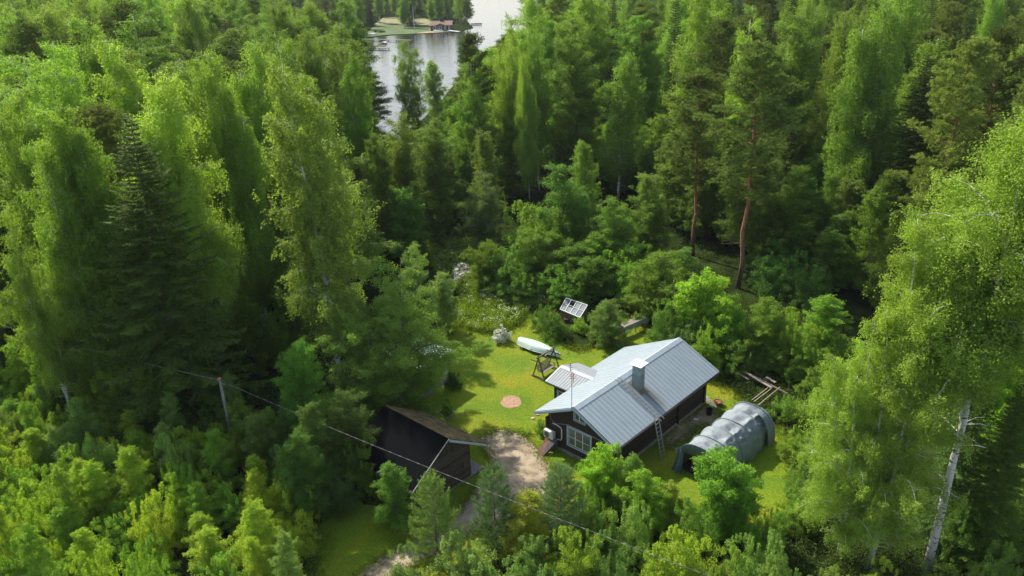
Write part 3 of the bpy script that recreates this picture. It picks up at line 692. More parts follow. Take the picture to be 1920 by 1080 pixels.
# ------------------------------------------------------------------ building materials
def ribbed(name, col, rough, metal, freq, axis, var=0.1, stain=None, bumpd=0.012, dark=0.35):
    m, n, l, p = mat(name)
    tc = n.new("ShaderNodeTexCoord"); sx = n.new("ShaderNodeSeparateXYZ"); l.new(tc.outputs['Object'], sx.inputs[0])
    mp = n.new("ShaderNodeMapping"); mp.inputs['Scale'].default_value = (0.5, 4, 1) if axis == 1 else (4, 0.5, 1); l.new(tc.outputs['Object'], mp.inputs[0])
    nz = n.new("ShaderNodeTexNoise"); nz.inputs['Scale'].default_value = 1.2; nz.inputs['Detail'].default_value = 6; l.new(mp.outputs[0], nz.inputs[0])
    r = n.new("ShaderNodeValToRGB"); e = r.color_ramp.elements
    e[0].position = 0.3; e[1].position = 0.7; e[0].color = [c * (1 - var) for c in col] + [1]; e[1].color = [c * (1 + var) for c in col] + [1]
    l.new(nz.outputs[0], r.inputs[0]); col_o = r.outputs[0]
    if stain:
        d = n.new("ShaderNodeVectorMath"); d.operation = 'SUBTRACT'; l.new(tc.outputs['Object'], d.inputs[0]); d.inputs[1].default_value = stain
        q = n.new("ShaderNodeVectorMath"); q.operation = 'MULTIPLY'; l.new(d.outputs[0], q.inputs[0]); q.inputs[1].default_value = (0.55, 1.5, 0.3)
        le = n.new("ShaderNodeVectorMath"); le.operation = 'LENGTH'; l.new(q.outputs[0], le.inputs[0])
        mr = n.new("ShaderNodeMapRange"); mr.inputs[1].default_value = 0.25; mr.inputs[2].default_value = 1.0; mr.inputs[3].default_value = 0.75; mr.inputs[4].default_value = 0.0
        l.new(le.outputs['Value'], mr.inputs[0])
        mx = n.new("ShaderNodeMix"); mx.data_type = 'RGBA'; l.new(mr.outputs[0], mx.inputs[0]); l.new(col_o, mx.inputs[6]); mx.inputs[7].default_value = (0.13, 0.12, 0.085, 1); col_o = mx.outputs[2]
    p.inputs['Roughness'].default_value = rough; p.inputs['Metallic'].default_value = metal
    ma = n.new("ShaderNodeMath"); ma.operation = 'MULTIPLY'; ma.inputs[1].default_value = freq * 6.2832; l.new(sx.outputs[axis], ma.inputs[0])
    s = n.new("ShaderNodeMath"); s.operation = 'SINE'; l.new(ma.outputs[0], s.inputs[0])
    dk = n.new("ShaderNodeMapRange"); dk.inputs[1].default_value = 0.72; dk.inputs[2].default_value = 0.98; dk.inputs[3].default_value = 1.0; dk.inputs[4].default_value = 1 - dark; l.new(s.outputs[0], dk.inputs[0])   # narrow darker stripe along each seam
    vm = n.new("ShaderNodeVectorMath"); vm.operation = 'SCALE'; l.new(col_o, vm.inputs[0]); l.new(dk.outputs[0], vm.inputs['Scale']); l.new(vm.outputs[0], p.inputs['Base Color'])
    b = n.new("ShaderNodeBump"); b.inputs['Distance'].default_value = bumpd; b.inputs['Strength'].default_value = 1; l.new(s.outputs[0], b.inputs['Height']); l.new(b.outputs[0], p.inputs['Normal'])
    return m
def boards(name, col, pitch, axis, var=0.4, rough=0.85, groove=0.35):
    """boarding: every board its own tone, dark joints"""
    m, n, l, p = mat(name)
    tc = n.new("ShaderNodeTexCoord"); sx = n.new("ShaderNodeSeparateXYZ"); l.new(tc.outputs['Object'], sx.inputs[0])
    dv = n.new("ShaderNodeMath"); dv.operation = 'DIVIDE'; dv.inputs[1].default_value = pitch; l.new(sx.outputs[axis], dv.inputs[0])
    fl = n.new("ShaderNodeMath"); fl.operation = 'FLOOR'; l.new(dv.outputs[0], fl.inputs[0])
    fr = n.new("ShaderNodeMath"); fr.operation = 'FRACT'; l.new(dv.outputs[0], fr.inputs[0])
    wn_ = n.new("ShaderNodeTexWhiteNoise"); wn_.noise_dimensions = '1D'; l.new(fl.outputs[0], wn_.inputs['W'])
    sc = [9, 9, 9]; sc[(axis + 1) % 3] = 1.2
    if axis == 2: sc = [1.0, 1.0, 12]
    mp = n.new("ShaderNodeMapping"); mp.inputs['Scale'].default_value = sc; l.new(tc.outputs['Object'], mp.inputs[0])
    nz = n.new("ShaderNodeTexNoise"); nz.inputs['Scale'].default_value = 1.5; nz.inputs['Detail'].default_value = 5; l.new(mp.outputs[0], nz.inputs[0])
    ad = n.new("ShaderNodeMath"); ad.operation = 'ADD'; l.new(wn_.outputs['Value'], ad.inputs[0]); l.new(nz.outputs[0], ad.inputs[1])
    mr = n.new("ShaderNodeMapRange"); mr.inputs[1].default_value = 0.3; mr.inputs[2].default_value = 1.7; mr.inputs[3].default_value = 1 - var; mr.inputs[4].default_value = 1 + var; l.new(ad.outputs[0], mr.inputs[0])
    gr = n.new("ShaderNodeMath"); gr.operation = 'GREATER_THAN'; gr.inputs[1].default_value = 0.1; l.new(fr.outputs[0], gr.inputs[0])
    g2 = n.new("ShaderNodeMapRange"); g2.inputs[3].default_value = groove; g2.inputs[4].default_value = 1.0; l.new(gr.outputs[0], g2.inputs[0])
    mu = n.new("ShaderNodeMath"); mu.operation = 'MULTIPLY'; l.new(mr.outputs[0], mu.inputs[0]); l.new(g2.outputs[0], mu.inputs[1])
    vm = n.new("ShaderNodeVectorMath"); vm.operation = 'SCALE'; vm.inputs[0].default_value = col; l.new(mu.outputs[0], vm.inputs['Scale'])
    l.new(vm.outputs[0], p.inputs['Base Color']); p.inputs['Roughness'].default_value = rough
    b = n.new("ShaderNodeBump"); b.inputs['Distance'].default_value = 0.012; b.inputs['Strength'].default_value = 1; l.new(g2.outputs[0], b.inputs['Height']); l.new(b.outputs[0], p.inputs['Normal'])
    return m
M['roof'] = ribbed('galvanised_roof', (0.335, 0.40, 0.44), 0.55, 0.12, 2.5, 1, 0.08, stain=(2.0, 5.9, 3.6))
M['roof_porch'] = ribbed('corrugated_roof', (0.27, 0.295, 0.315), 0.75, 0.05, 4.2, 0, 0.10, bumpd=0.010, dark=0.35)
M['flashing'] = simple('zinc_flashing', (0.36, 0.42, 0.46), 0.55, 0.15, var=0.1, scale=3)
M['chimney'] = simple('chimney_sheet', (0.20, 0.27, 0.28), 0.5, 0.4, var=0.2, scale=2)
M['siding'] = boards('brown_siding', (0.030, 0.020, 0.014), 0.17, 2)
M['siding_up'] = boards('upright_brown_boards', (0.026, 0.018, 0.013), 0.14, 0)
M['shed_wall'] = boards('weathered_log_wall', (0.085, 0.062, 0.048), 0.16, 2)
M['shed_gable'] = boards('weathered_upright_boards', (0.060, 0.045, 0.036), 0.16, 0, 0.35)
M['white'] = simple('white_paint', (0.72, 0.74, 0.74), 0.55, var=0.05)
M['blue_grey'] = simple('grey_blue_paint', (0.42, 0.50, 0.54), 0.55, var=0.08)
M['blue'] = simple('blue_paint', (0.05, 0.13, 0.22), 0.5, var=0.1)
M['glass'] = simple('window_glass', (0.10, 0.12, 0.12), 0.08, var=0.2, scale=1.5)
M['curtain'] = simple('curtain', (0.45, 0.42, 0.36), 0.9, var=0.15, scale=3)
M['dark'] = simple('dark_gap', (0.012, 0.011, 0.010), 0.9, var=0.1)
M['concrete'] = simple('concrete_footing', (0.22, 0.20, 0.17), 0.95, var=0.3, scale=3)
_f_ = M['felt'] = simple('black_roofing_felt', (0.0018, 0.0026, 0.0040), 0.85, var=0.15, scale=1.2, bump=0.004, bscale=20)
_f_.node_tree.nodes['Principled BSDF'].inputs['Specular IOR Level'].default_value = 0.05
M['mossy'] = simple('mossy_roof_tiles', (0.125, 0.088, 0.030), 0.95, var=0.75, scale=1.8, bump=0.03, bscale=9)
M['metal'] = simple('galvanised_steel', (0.42, 0.43, 0.43), 0.4, 0.6, var=0.1)
M['dark_metal'] = simple('dark_steel', (0.13, 0.13, 0.14), 0.5, 0.5, var=0.1)
M['grey_wood'] = simple('grey_weathered_wood', (0.24, 0.21, 0.18), 0.9, var=0.3, scale=3, stretch=(6, 1, 6))
M['old_wood'] = simple('dark_weathered_wood', (0.13, 0.10, 0.07), 0.9, var=0.35, scale=4)
M['pale_wood'] = simple('pale_poles', (0.50, 0.42, 0.30), 0.8, var=0.15)
M['rust'] = simple('rusty_sheet', (0.16, 0.075, 0.05), 0.8, var=0.4, scale=2.5)
M['tarp'] = simple('grey_tarpaulin', (0.30, 0.35, 0.36), 0.48, var=0.08, scale=1.5, bump=0.02, bscale=1.8)
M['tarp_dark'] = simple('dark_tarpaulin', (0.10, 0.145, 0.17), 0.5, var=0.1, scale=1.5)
M['boat'] = simple('mint_hull_paint', (0.60, 0.76, 0.70), 0.35, var=0.06, scale=1.2)
M['plastic'] = simple('off_white_plastic', (0.62, 0.62, 0.60), 0.5, var=0.04)
M['stone'] = simple('pale_stone', (0.42, 0.36, 0.30), 0.9, var=0.2)

# ------------------------------------------------------------------ the house
HY = R(43.7)
house = empty('log_house', (3.82, 43.72, 0), -HY, 'dark brown timber house with a long grey ribbed metal roof and sheet-clad chimney', 'house')
def rz(x): return 4.50 - 0.492 * abs(x)
L_ = 13.0
w = MB()
xw, yf, yb = 2.78, 0.62, 12.3
w.hexa([(-xw, yf, 0.25), (xw, yf, 0.25), (xw, yb, 0.25), (-xw, yb, 0.25)], [(-xw, yf, rz(xw) - 0.13), (xw, yf, rz(xw) - 0.13), (xw, yb, rz(xw) - 0.13), (-xw, yb, rz(xw) - 0.13)])
w.box(-4.5, -xw - 0.003, 7.9, yb - .1, 0.25, 2.1)
# log corner ends and the door-side post
w.box(-xw - 0.18, -xw - 0.003, yf - 0.14, yf + 0.12, 0.25, 2.3); w.box(xw + 0.003, xw + 0.15, 8.4, 8.6, 0.2, 2.7); w.box(xw + .003, xw + 0.12, yb - 0.15, yb + 0.1, 0.2, 2.72)
w.build('wall', M['siding'], house)
gb = MB()
for y0, y1 in ((yf + 0.003, yf + 0.13), (yb - 0.13, yb - 0.003)):
    z0 = rz(xw) - 0.127
    gb.hexa([(-xw, y0, z0), (xw, y0, z0), (0, y0, rz(0) - 0.12)], [(-xw, y1, z0), (xw, y1, z0), (0, y1, rz(0) - 0.12)])
tag(gb.build('gable', M['siding_up'], house))
ft = MB().box(-xw - 0.06, xw + 0.06, yf - 0.06, yb + 0.06, -0.1, 0.248).box(-4.55, -xw - 0.07, 7.85, yb - 0.05, -0.1, 0.246); ft.build('footing', M['concrete'], house)
def slope(x0, x1, y0, y1, th=0.05, up=0.0):
    return [(x0, y0, rz(x0) + up), (x1, y0, rz(x1) + up), (x1, y1, rz(x1) + up), (x0, y1, rz(x0) + up)]
rf = MB()
rf.slab([(0.0, 0, 4.5), (3.5, 0, rz(3.5)), (3.5, L_, rz(3.5)), (0.0, L_, 4.5)], (0, 0, -0.05))
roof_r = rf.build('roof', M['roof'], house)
rf = MB()
rf.slab([(-3.5, 0, rz(3.5)), (-0.001, 0, 4.5), (-0.001, L_, 4.5), (-5.13, L_, rz(5.13)), (-5.13, 6.2, rz(5.13)), (-3.5, 6.2, rz(3.5))], (0, 0, -0.05))
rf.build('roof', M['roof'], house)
rb = MB()
for i in range(1, 65):
    y = i * 0.2
    rb.bar((0.25, y, rz(0.25) + 0.008), (3.47, y, rz(3.47) + 0.008), 0.028, 0.03)
    rb.bar((-0.25, y, rz(0.25) + 0.006), ((-3.46 if y < 6.2 else -5.1), y, rz(3.46 if y < 6.2 else 5.1) + 0.006), 0.022, 0.018)
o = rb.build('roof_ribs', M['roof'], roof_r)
fl = MB()
fl.slab([(-0.02, -0.02, 4.545), (0.30, -0.02, rz(.3) + 0.035), (0.30, L_ + .02, rz(.3) + 0.035), (-0.02, L_ + .02, 4.545)], (0, 0, -0.02))
fl.slab([(-0.24, -0.02, rz(.24) + 0.035), (-0.021, -0.02, 4.545), (-0.021, L_ + .02, 4.545), (-0.24, L_ + .02, rz(.24) + 0.035)], (0, 0, -0.02))
for yy in (-0.025, L_ + 0.025 - 0.1):
    fl.slab([(0.3, yy, rz(.3) + 0.045), (3.5, yy, rz(3.5) + 0.045), (3.5, yy + 0.1, rz(3.5) + 0.045), (0.3, yy + 0.1, rz(.3) + 0.045)], (0, 0, -0.03))
fl.build('ridge_flashing', M['flashing'], roof_r)
bb = MB()
for s, xe in ((-1, 3.5), (1, 3.5)):
    bb.hexa([(s * 0.01, -0.05, 4.43), (s * xe, -0.05, rz(xe) - 0.06), (s * xe, -0.05, rz(xe) - 0.25), (s * 0.01, -0.05, 4.24)],
            [(s * 0.01, -0.015, 4.43), (s * xe, -0.015, rz(xe) - 0.06), (s * xe, -0.015, rz(xe) - 0.25), (s * 0.01, -0.015, 4.24)])
bb.hexa([(0.01, L_ + .02, 4.43), (3.5, L_ + .02, rz(3.5) - 0.06), (3.5, L_ + .02, rz(3.5) - 0.25), (0.01, L_ + .02, 4.24)], [(0.01, L_ + .05, 4.43), (3.5, L_ + .05, rz(3.5) - 0.06), (3.5, L_ + .05, rz(3.5) - 0.25), (0.01, L_ + .05, 4.24)])
bb.build('bargeboard', M['blue_grey'], house)
eb = MB().box(3.44, 3.50, 0, L_, rz(3.5) - 0.24, rz(3.5) - 0.055); eb.box(-3.5, -3.44, 0, 6.2, rz(3.5) - 0.2, rz(3.5) - 0.055)
eb.slab([(-3.42, 0.0, rz(3.42) - 0.07), (3.42, 0.0, rz(3.42) - 0.07), (3.42, 0.0, rz(3.42) - 0.07)], (0, 0, -0.001)) if False else None
eb.build('eave_board', M['siding'], house)
sf = MB()
sf.slab([(0.02, 0.0, 4.43), (3.43, 0.0, rz(3.43) - 0.06), (3.43, L_, rz(3.43) - 0.06), (0.02, L_, 4.43)], (0, 0, -0.05))
sf.slab([(-3.43, 0.0, rz(3.43) - 0.06), (-0.02, 0.0, 4.43), (-0.02, L_, 4.43), (-3.43, L_, rz(3.43) - 0.06)], (0, 0, -0.05))
sf.build('soffit', M['siding'], house)
M['gutter'] = simple('brown_gutter', (0.10, 0.06, 0.04), 0.5, 0.2, var=0.1)
MB().tube([(3.55, 0.05, rz(3.5) - 0.09), (3.55, L_ - 0.05, rz(3.5) - 0.12)], 0.055, 8).build('gutter', M['gutter'], house, smooth=True)
# chimney
ch = MB().box(0.86, 1.5, 5.36, 5.98, 3.7, 5.05); chim = ch.build('chimney', M['chimney'], house)
MB().box(0.85, 1.51, 5.35, 5.99, 5.05, 5.10).build('trim_band', M['flashing'], chim)
MB().box(0.868, 1.492, 5.368, 5.972, 5.10, 5.58).build('chimney_top', simple('upper_chimney_sheet', (0.28, 0.34, 0.36), 0.45, 0.4), chim)
MB().box(0.98, 1.38, 5.48, 5.86, 5.5802, 5.63).build('flue_opening', M['dark'], chim)
cp = MB()
for x, y in ((0.88, 5.38), (1.48, 5.38), (1.48, 5.96), (0.88, 5.96)): cp.bar((x, y, 5.583), (x, y, 5.80), 0.03)
cp.build('cap_posts', M['metal'], chim)
cp = MB(); k4 = [(0.68, 5.18, 5.80), (1.68, 5.18, 5.80), (1.68, 6.16, 5.80), (0.68, 6.16, 5.80)]; ctr = (1.18, 5.67, 5.93)
cp.add(k4 + [ctr] + [(x, y, z - 0.02) for x, y, z in k4], [(0, 1, 4), (1, 2, 4), (2, 3, 4), (3, 0, 4), (5, 6, 1, 0), (6, 7, 2, 1), (7, 8, 3, 2), (8, 5, 0, 3), (5, 8, 7, 6)])
cp.build('chimney_cap', M['white'], chim)
cf = MB(); cf.slab([(0.6, 5.22, rz(.6) + .05), (1.78, 5.22, rz(1.78) + .05), (1.78, 6.12, rz(1.78) + .05), (0.6, 6.12, rz(.6) + .05)], (0, 0, -0.02))
cf.build('chimney_flashing', simple('rusted_flashing', (0.16, 0.13, 0.09), 0.7, 0.2, var=0.3), chim)
# roof ladder
rl = MB()
ya, yb2 = 4.62, 4.98
for y in (ya, yb2): rl.bar((0.12, y, rz(.12) + .13), (3.85, y, rz(3.85) + .13), 0.035, 0.05)
for x in np.arange(0.25, 3.85, 0.3): rl.bar((x, ya, rz(x) + .13), (x, yb2, rz(x) + .13), 0.03)
for x in (0.5, 1.5, 2.4, 3.2):
    for y in (ya - 0.12, yb2 + 0.12): rl.bar((x, y, rz(x) + .03), (x + .5, y, rz(x + .5) + .08), 0.03)
rl.bar((-0.12, ya, rz(.12) + .1), (0.14, ya, rz(.14) + .14), 0.03); rl.bar((-0.12, yb2, rz(.12) + .1), (0.14, yb2, rz(.14) + .14), 0.03)
rl.build('roof_ladder', M['metal'], house)
# windows
def window(parent, x0, x1, z0, z1, y, cols, rows, trim=0.13):
    fr = MB()
    fr.box(x0, x0 + trim, y - 0.045, y, z0, z1).box(x1 - trim, x1, y - 0.045, y, z0, z1).box(x0 + trim, x1 - trim, y - 0.047, y, z1 - trim, z1).box(x0 + trim, x1 - trim, y - 0.06, y, z0, z0 + trim * 0.7)
    fo = fr.build('window', M['blue_grey'], parent)
    b = MB(); a, c, d, e = x0 + trim, x1 - trim, z0 + trim * .7, z1 - trim
    b.box(a, a + 0.05, y - 0.035, y, d, e).box(c - 0.05, c, y - 0.035, y, d, e).box(a + .05, c - .05, y - .035, y, e - .05, e).box(a + .05, c - .05, y - .035, y, d, d + .07); b.build('sash_frame', M['blue'], fo)
    MB().box(a + .05, c - .05, y - 0.018, y - 0.005, d + .07, e - .05).build('pane', M['glass'], fo)
    mt = MB()
    for k in range(1, cols): xx = a + (c - a) * k / cols; mt.box(xx - .03, xx + .03, y - .034, y - .019, d + .07, e - .05)
    for k in range(1, rows): zz = d + (e - d) * k / rows; mt.box(a + .05, c - .05, y - .032, y - .0185, zz - .018, zz + .018)
    mt.box(a + .05, a + .08, y - .033, y - .0185, d + .07, e - .05); mt.box(a + .08, c - .05, y - .0335, y - .0185, d + .07, d + .1)
    mt.build('muntins', M['white'], fo)
    cu = MB()
    for k in range(cols):
        xa = a + (c - a) * k / cols + .05; xb = a + (c - a) * (k + 1) / cols - .05; cu.box(xa + (xb - xa) * .45, xb, y - .0178, y - .0172 + .0, d + .09, e - .07)
    cu.build('curtain', M['curtain'], fo)
    return fo
window(house, -1.12, 1.02, 0.74, 2.34, yf - 0.002, 3, 2)
window(house, -0.52, 0.50, 2.98, 3.80, yf - 0.002, 2, 1, 0.07)
pp = MB().tube([(-2.35, yf - .06, 2.0), (-1.98, yf - .06, 2.0), (-1.62, yf - .06, 1.93), (-1.55, yf - .06, 1.8), (-1.55, yf - .06, 1.05), (-1.62, yf - .06, 0.92), (-2.0, yf - .08, 0.85)], 0.045, 8); pp.build('pipe_cover', M['white'], house, smooth=True)
cb_ = MB().tube([(-2.6, yf - .03, 2.75), (-2.55, yf - .03, 2.25), (-2.1, yf - .03, 2.06), (-1.0, yf - .03, 2.42), (1.3, yf - .03, 2.36), (2.6, yf - .03, 2.35)], 0.014, 5); cb_.build('wall_cable', M['metal'], house)
dr = MB(); dr.box(xw + .003, xw + .06, 0.95, 1.55, 0.25, 2.35); dr.build('side_door', M['grey_wood'], house)
# porch
px0, px1 = -5.70, -2.6
pr = MB()
zr_, ze_ = 3.22, 2.68
pr.slab([(px0, 5.6, zr_), (-2.62, 5.6, zr_), (-3.66, 3.72, ze_), (px0 + .02, 3.72, ze_)][::-1], (0, 0, -0.04))
pr.slab([(px0, 5.601, zr_), (-2.62, 5.601, zr_), (-3.66, 7.5, ze_), (px0 + .02, 7.5, ze_)], (0, 0, -0.04))
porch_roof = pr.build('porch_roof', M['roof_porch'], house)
pf = MB()
for sy in (-1, 1):
    pf.slab([(px0 - .02, 5.6, zr_ + .03), (-2.62, 5.6, zr_ + .03), (-2.62, 5.6 + sy * .24, zr_ + .03 - .07), (px0 - .02, 5.6 + sy * .24, zr_ - .04)], (0, 0, -0.015))
pf.slab([(px0 - .03, 3.7, ze_ + .03), (px0 + .1, 3.7, ze_ + .03), (px0 + .1, 5.4, zr_ - .02), (px0 - .03, 5.4, zr_ - .02)], (0, 0, -0.02))
pf.build('porch_flashing', M['flashing'], porch_roof)
pw = MB().box(-5.2, -3.0, 4.1, 7.1, 0.2, 2.6); pw.build('porch_wall', M['siding'], house)
MB().box(-5.69, -5.62, 3.75, 7.45, 2.5, 2.66).box(-5.62, -3.6, 3.74, 3.79, 2.52, 2.64).build('porch_trim', M['grey_wood'], house)
window(house, -4.9, -3.9, 1.0, 2.1, 4.098, 2, 2, 0.1)
# things fixed to the house stand alone only when they could be lifted away
def lw(px, py=None, z=None):  # house-local point to world
    c, s = math.cos(-HY), math.sin(-HY); return (3.82 + c * px - s * py, 43.72 + s * px + c * py, z)
ac = empty('heat_pump', lw(-2.5, yf - 0.25, 0.86), -HY, 'white outdoor heat pump unit hanging on the brown front wall of the house', 'heat pump')
b_ = MB().box(-0.42, 0.42, -0.16, 0.16, 0, 0.58).build('casing', M['plastic'], ac, bevel=0.015)
q = MB(); q.lathe([(0.20, 0), (0.22, 0.0), (0.22, 0.012), (0.19, 0.012)], 24)
q = MB()
for r_ in (0.05, 0.10, 0.15, 0.20): q.tube([(-0.12 + r_ * math.cos(t), -0.172, 0.29 + r_ * math.sin(t)) for t in np.linspace(0, 6.283, 21)], 0.006, 4, False)
q.build('fan_grille', M['dark_metal'], ac)
q = MB(); n_ = 20; cc = [(-0.12 + 0.22 * math.cos(t), -0.162, 0.29 + 0.22 * math.sin(t)) for t in np.linspace(0, 6.283, n_ + 1)[:-1]]; q.hexa(cc, [(a, b - 0.004, c) for a, b, c in cc]); q.build('fan_opening', simple('fan_shadow', (0.16, 0.16, 0.15), 0.7), ac)
MB().box(-0.36, -0.32, -0.14, 0.26, -0.06, -0.003).box(0.30, 0.34, -0.14, 0.26, -0.06, -0.003).build('bracket', M['white'], ac)
o = empty('metal_sheet_cover', lw(-2.1, yf - 0.75, 0), -HY + 0.05, 'rusty folded metal sheet leaning under the white heat pump', 'metal sheet')
q = MB(); q.slab([(-0.75, -0.55, 0.02), (-0.1, -0.62, 0.02), (-0.2, 0.5, 1.0), (-0.5, 0.5, 1.0)], (0, 0.02, -0.02)); q.build('rusty_face', M['rust'], o)
q = MB(); q.slab([(-0.098, -0.62, 0.02), (0.42, 0.45, 0.55), (0.38, 0.5, 0.98), (-0.198, 0.5, 1.0)], (0, 0.02, -0.02)); q.build('side_face', simple('dull_dark_sheet', (0.07, 0.065, 0.075), 0.6, 0.2), o)
o = empty('aerial_mast', lw(-0.12, -0.09, 4.2), -HY, 'thin grey aerial mast with a small red and black antenna at the front gable', 'antenna')
MB().tube([(0, 0, 0), (0, 0, 2.9)], 0.02, 6).build('mast', M['dark_metal'], o)
q = MB(); q.bar((-0.5, 0.45, 3.05), (0.35, -0.3, 2.75), 0.03); q.build('boom', simple('red_boom', (0.45, 0.10, 0.10), 0.5), o)
q = MB()
for t in np.linspace(0, 1, 7):
    c_ = np.array([-0.5 + .85 * t, 0.45 - .75 * t, 3.05 - .3 * t]); hlf = 0.16 + 0.18 * abs(t - 0.2); q.bar(c_ - np.array([.5, .57, 0]) * hlf, c_ + np.array([.5, .57, 0]) * hlf, 0.022)
q.bar((0.28, -.2, 2.35), (0.36, -.28, 3.1), 0.035); q.bar((-0.42, .4, 2.7), (-0.5, .45, 3.25), 0.04)
q.build('elements', M['dark_metal'], o)
# leaning ladder
o = empty('ladder', lw(4.30, 4.38, 0), -HY, 'aluminium ladder leaning against the eave of the long house wall', 'ladder')
q = MB(); q.bar((0, -0.22, 0), (-0.72, -0.22, 3.05), 0.05, 0.07); q.build('side_rail', M['metal'], o)
q = MB(); q.bar((0, 0.22, 0), (-0.72, 0.22, 3.05), 0.05, 0.07); q.build('side_rail', M['metal'], o)
q = MB()
for k in range(1, 11): t = k / 10.6; q.bar((-0.72 * t, -0.2, 3.05 * t), (-0.72 * t, 0.2, 3.05 * t), 0.04)
q.build('rungs', M['metal'], o)

# ------------------------------------------------------------------ the black shed
SY = R(47.7)
shed = empty('timber_shed', (-4.25, 40.65, 0), SY, 'dark weathered shed with black felt roof and a mossy brown rear roof slope', 'shed')
sz = lambda x: 4.45 - 0.645 * abs(x)
q = MB().box(-2.35, 2.3, 0.62, 5.7, 0.12, sz(2.35) - 0.1); q.build('wall', M['shed_wall'], shed)
q = MB()
for y0, y1 in ((0.60, 0.74), (5.58, 5.72)): q.hexa([(-2.36, y0, sz(2.36) - .1), (2.31, y0, sz(2.36) - .1), (2.31, y0, sz(2.31) - .1), (0, y0, 4.33), (-2.36, y0, sz(2.36) - .099)], [(-2.36, y1, sz(2.36) - .1), (2.31, y1, sz(2.36) - .1), (2.31, y1, sz(2.31) - .1), (0, y1, 4.33), (-2.36, y1, sz(2.36) - .099)])
q.box(-2.0, 2.2, 0.56, 0.615, 2.0, 2.1)
q.build('gable', M['shed_gable'], shed)
MB().box(-2.3, 2.25, 0.6, 5.65, -0.1, 0.118).build('footing', M['concrete'], shed)
q = MB().slab([(-3.32, 0, sz(3.32)), (0.0, 0, 4.45), (0.0, 6.25, 4.45), (-3.32, 6.25, sz(3.32))], (0, 0, -0.07)); fr_ = q.build('felt_roof', M['felt'], shed)
q = MB(); g = np.random.default_rng(3)
nxr, nyr = 14, 20
for i in range(nxr):
    for j in range(nyr):
        x0, x1 = 0.003 + i * 3.3 / nxr, 0.003 + (i + 1) * 3.3 / nxr - 0.004; y0, y1 = j * 6.25 / nyr, (j + 1) * 6.25 / nyr - 0.006; d_ = 0.02 + g.random() * 0.035
        q.slab([(x0, y0, sz(x0) + d_ - .01), (x1, y0, sz(x1) + d_ + .02), (x1, y1, sz(x1) + d_ + .02), (x0, y1, sz(x0) + d_ - .01)], (0, 0, -0.09))
q.build('mossy_roof', M['mossy'], shed)
q = MB(); q.hexa([(0.0, -.03, 4.40), (3.33, -.03, sz(3.33) - .03), (3.33, -.03, sz(3.33) - .20), (0.0, -.03, 4.22)], [(0, -.003, 4.40), (3.33, -.003, sz(3.33) - .03), (3.33, -.003, sz(3.33) - .20), (0, -.003, 4.22)]); q.build('bargeboard', M['blue_grey'], shed)
q = MB(); q.bar((-0.01, -.02, 4.46), (-3.34, -.02, sz(3.34) + .015), 0.035, 0.05); q.build('edge_strip', simple('grey_edge_strip', (0.35, 0.34, 0.33), 0.6), shed)
q = MB(); q.bar((3.3, -0.1, sz(3.3) + .0), (3.3, 6.25, sz(3.3) + .0), 0.09); q.build('eave_pole', M['old_wood'], shed)
q = MB()
for k in range(22):
    y = 0.1 + k * 0.28
    if (k * 7) % 5 < 3: q.slab([(-3.40, y, sz(3.36)), (-3.24, y, sz(3.24) + .012), (-3.24, y + .15, sz(3.24) + .012), (-3.40, y + .15, sz(3.36))], (0, 0, -.01))
q.build('eave_tabs', simple('torn_felt_edges', (0.17, 0.18, 0.19), 0.8), fr_)
q = MB().box(-0.9, -0.75, 0.55, 0.6, 0.9, 1.0).box(0.5, 0.95, 0.5, 0.6, 1.55, 1.62).box(1.55, 1.63, 0.42, 0.6, 1.1, 1.5); q.build('wall_fittings', M['old_wood'], shed)
o = empty('plank_ramp', (0, 0, 0), 0, 'grey plank platform lying on the grass beside the dark shed wall', 'plank platform')
c_ = [at(879, 860, .35), at(906.5, 875.8, .15), at(884, 893, .12), at(862, 878, .3)]
q = MB(); c_ = [np.array(k) for k in c_]
for k in range(6):
    t0, t1 = k / 6, (k + 1) / 6 - 0.02
    a, b, c, d = c_[0] + (c_[3] - c_[0]) * t0, c_[1] + (c_[2] - c_[1]) * t0, c_[1] + (c_[2] - c_[1]) * t1, c_[0] + (c_[3] - c_[0]) * t1
    q.slab([a, d, c, b], (0, 0, -0.04))
q.build('planks', M['grey_wood'], o)
q = MB(); q.bar(c_[0] - [0, 0, .08], c_[3] - [0, 0, .08], .06); q.bar(c_[1] - [0, 0, .08], c_[2] - [0, 0, .08], .06); q.build('battens', M['old_wood'], o)

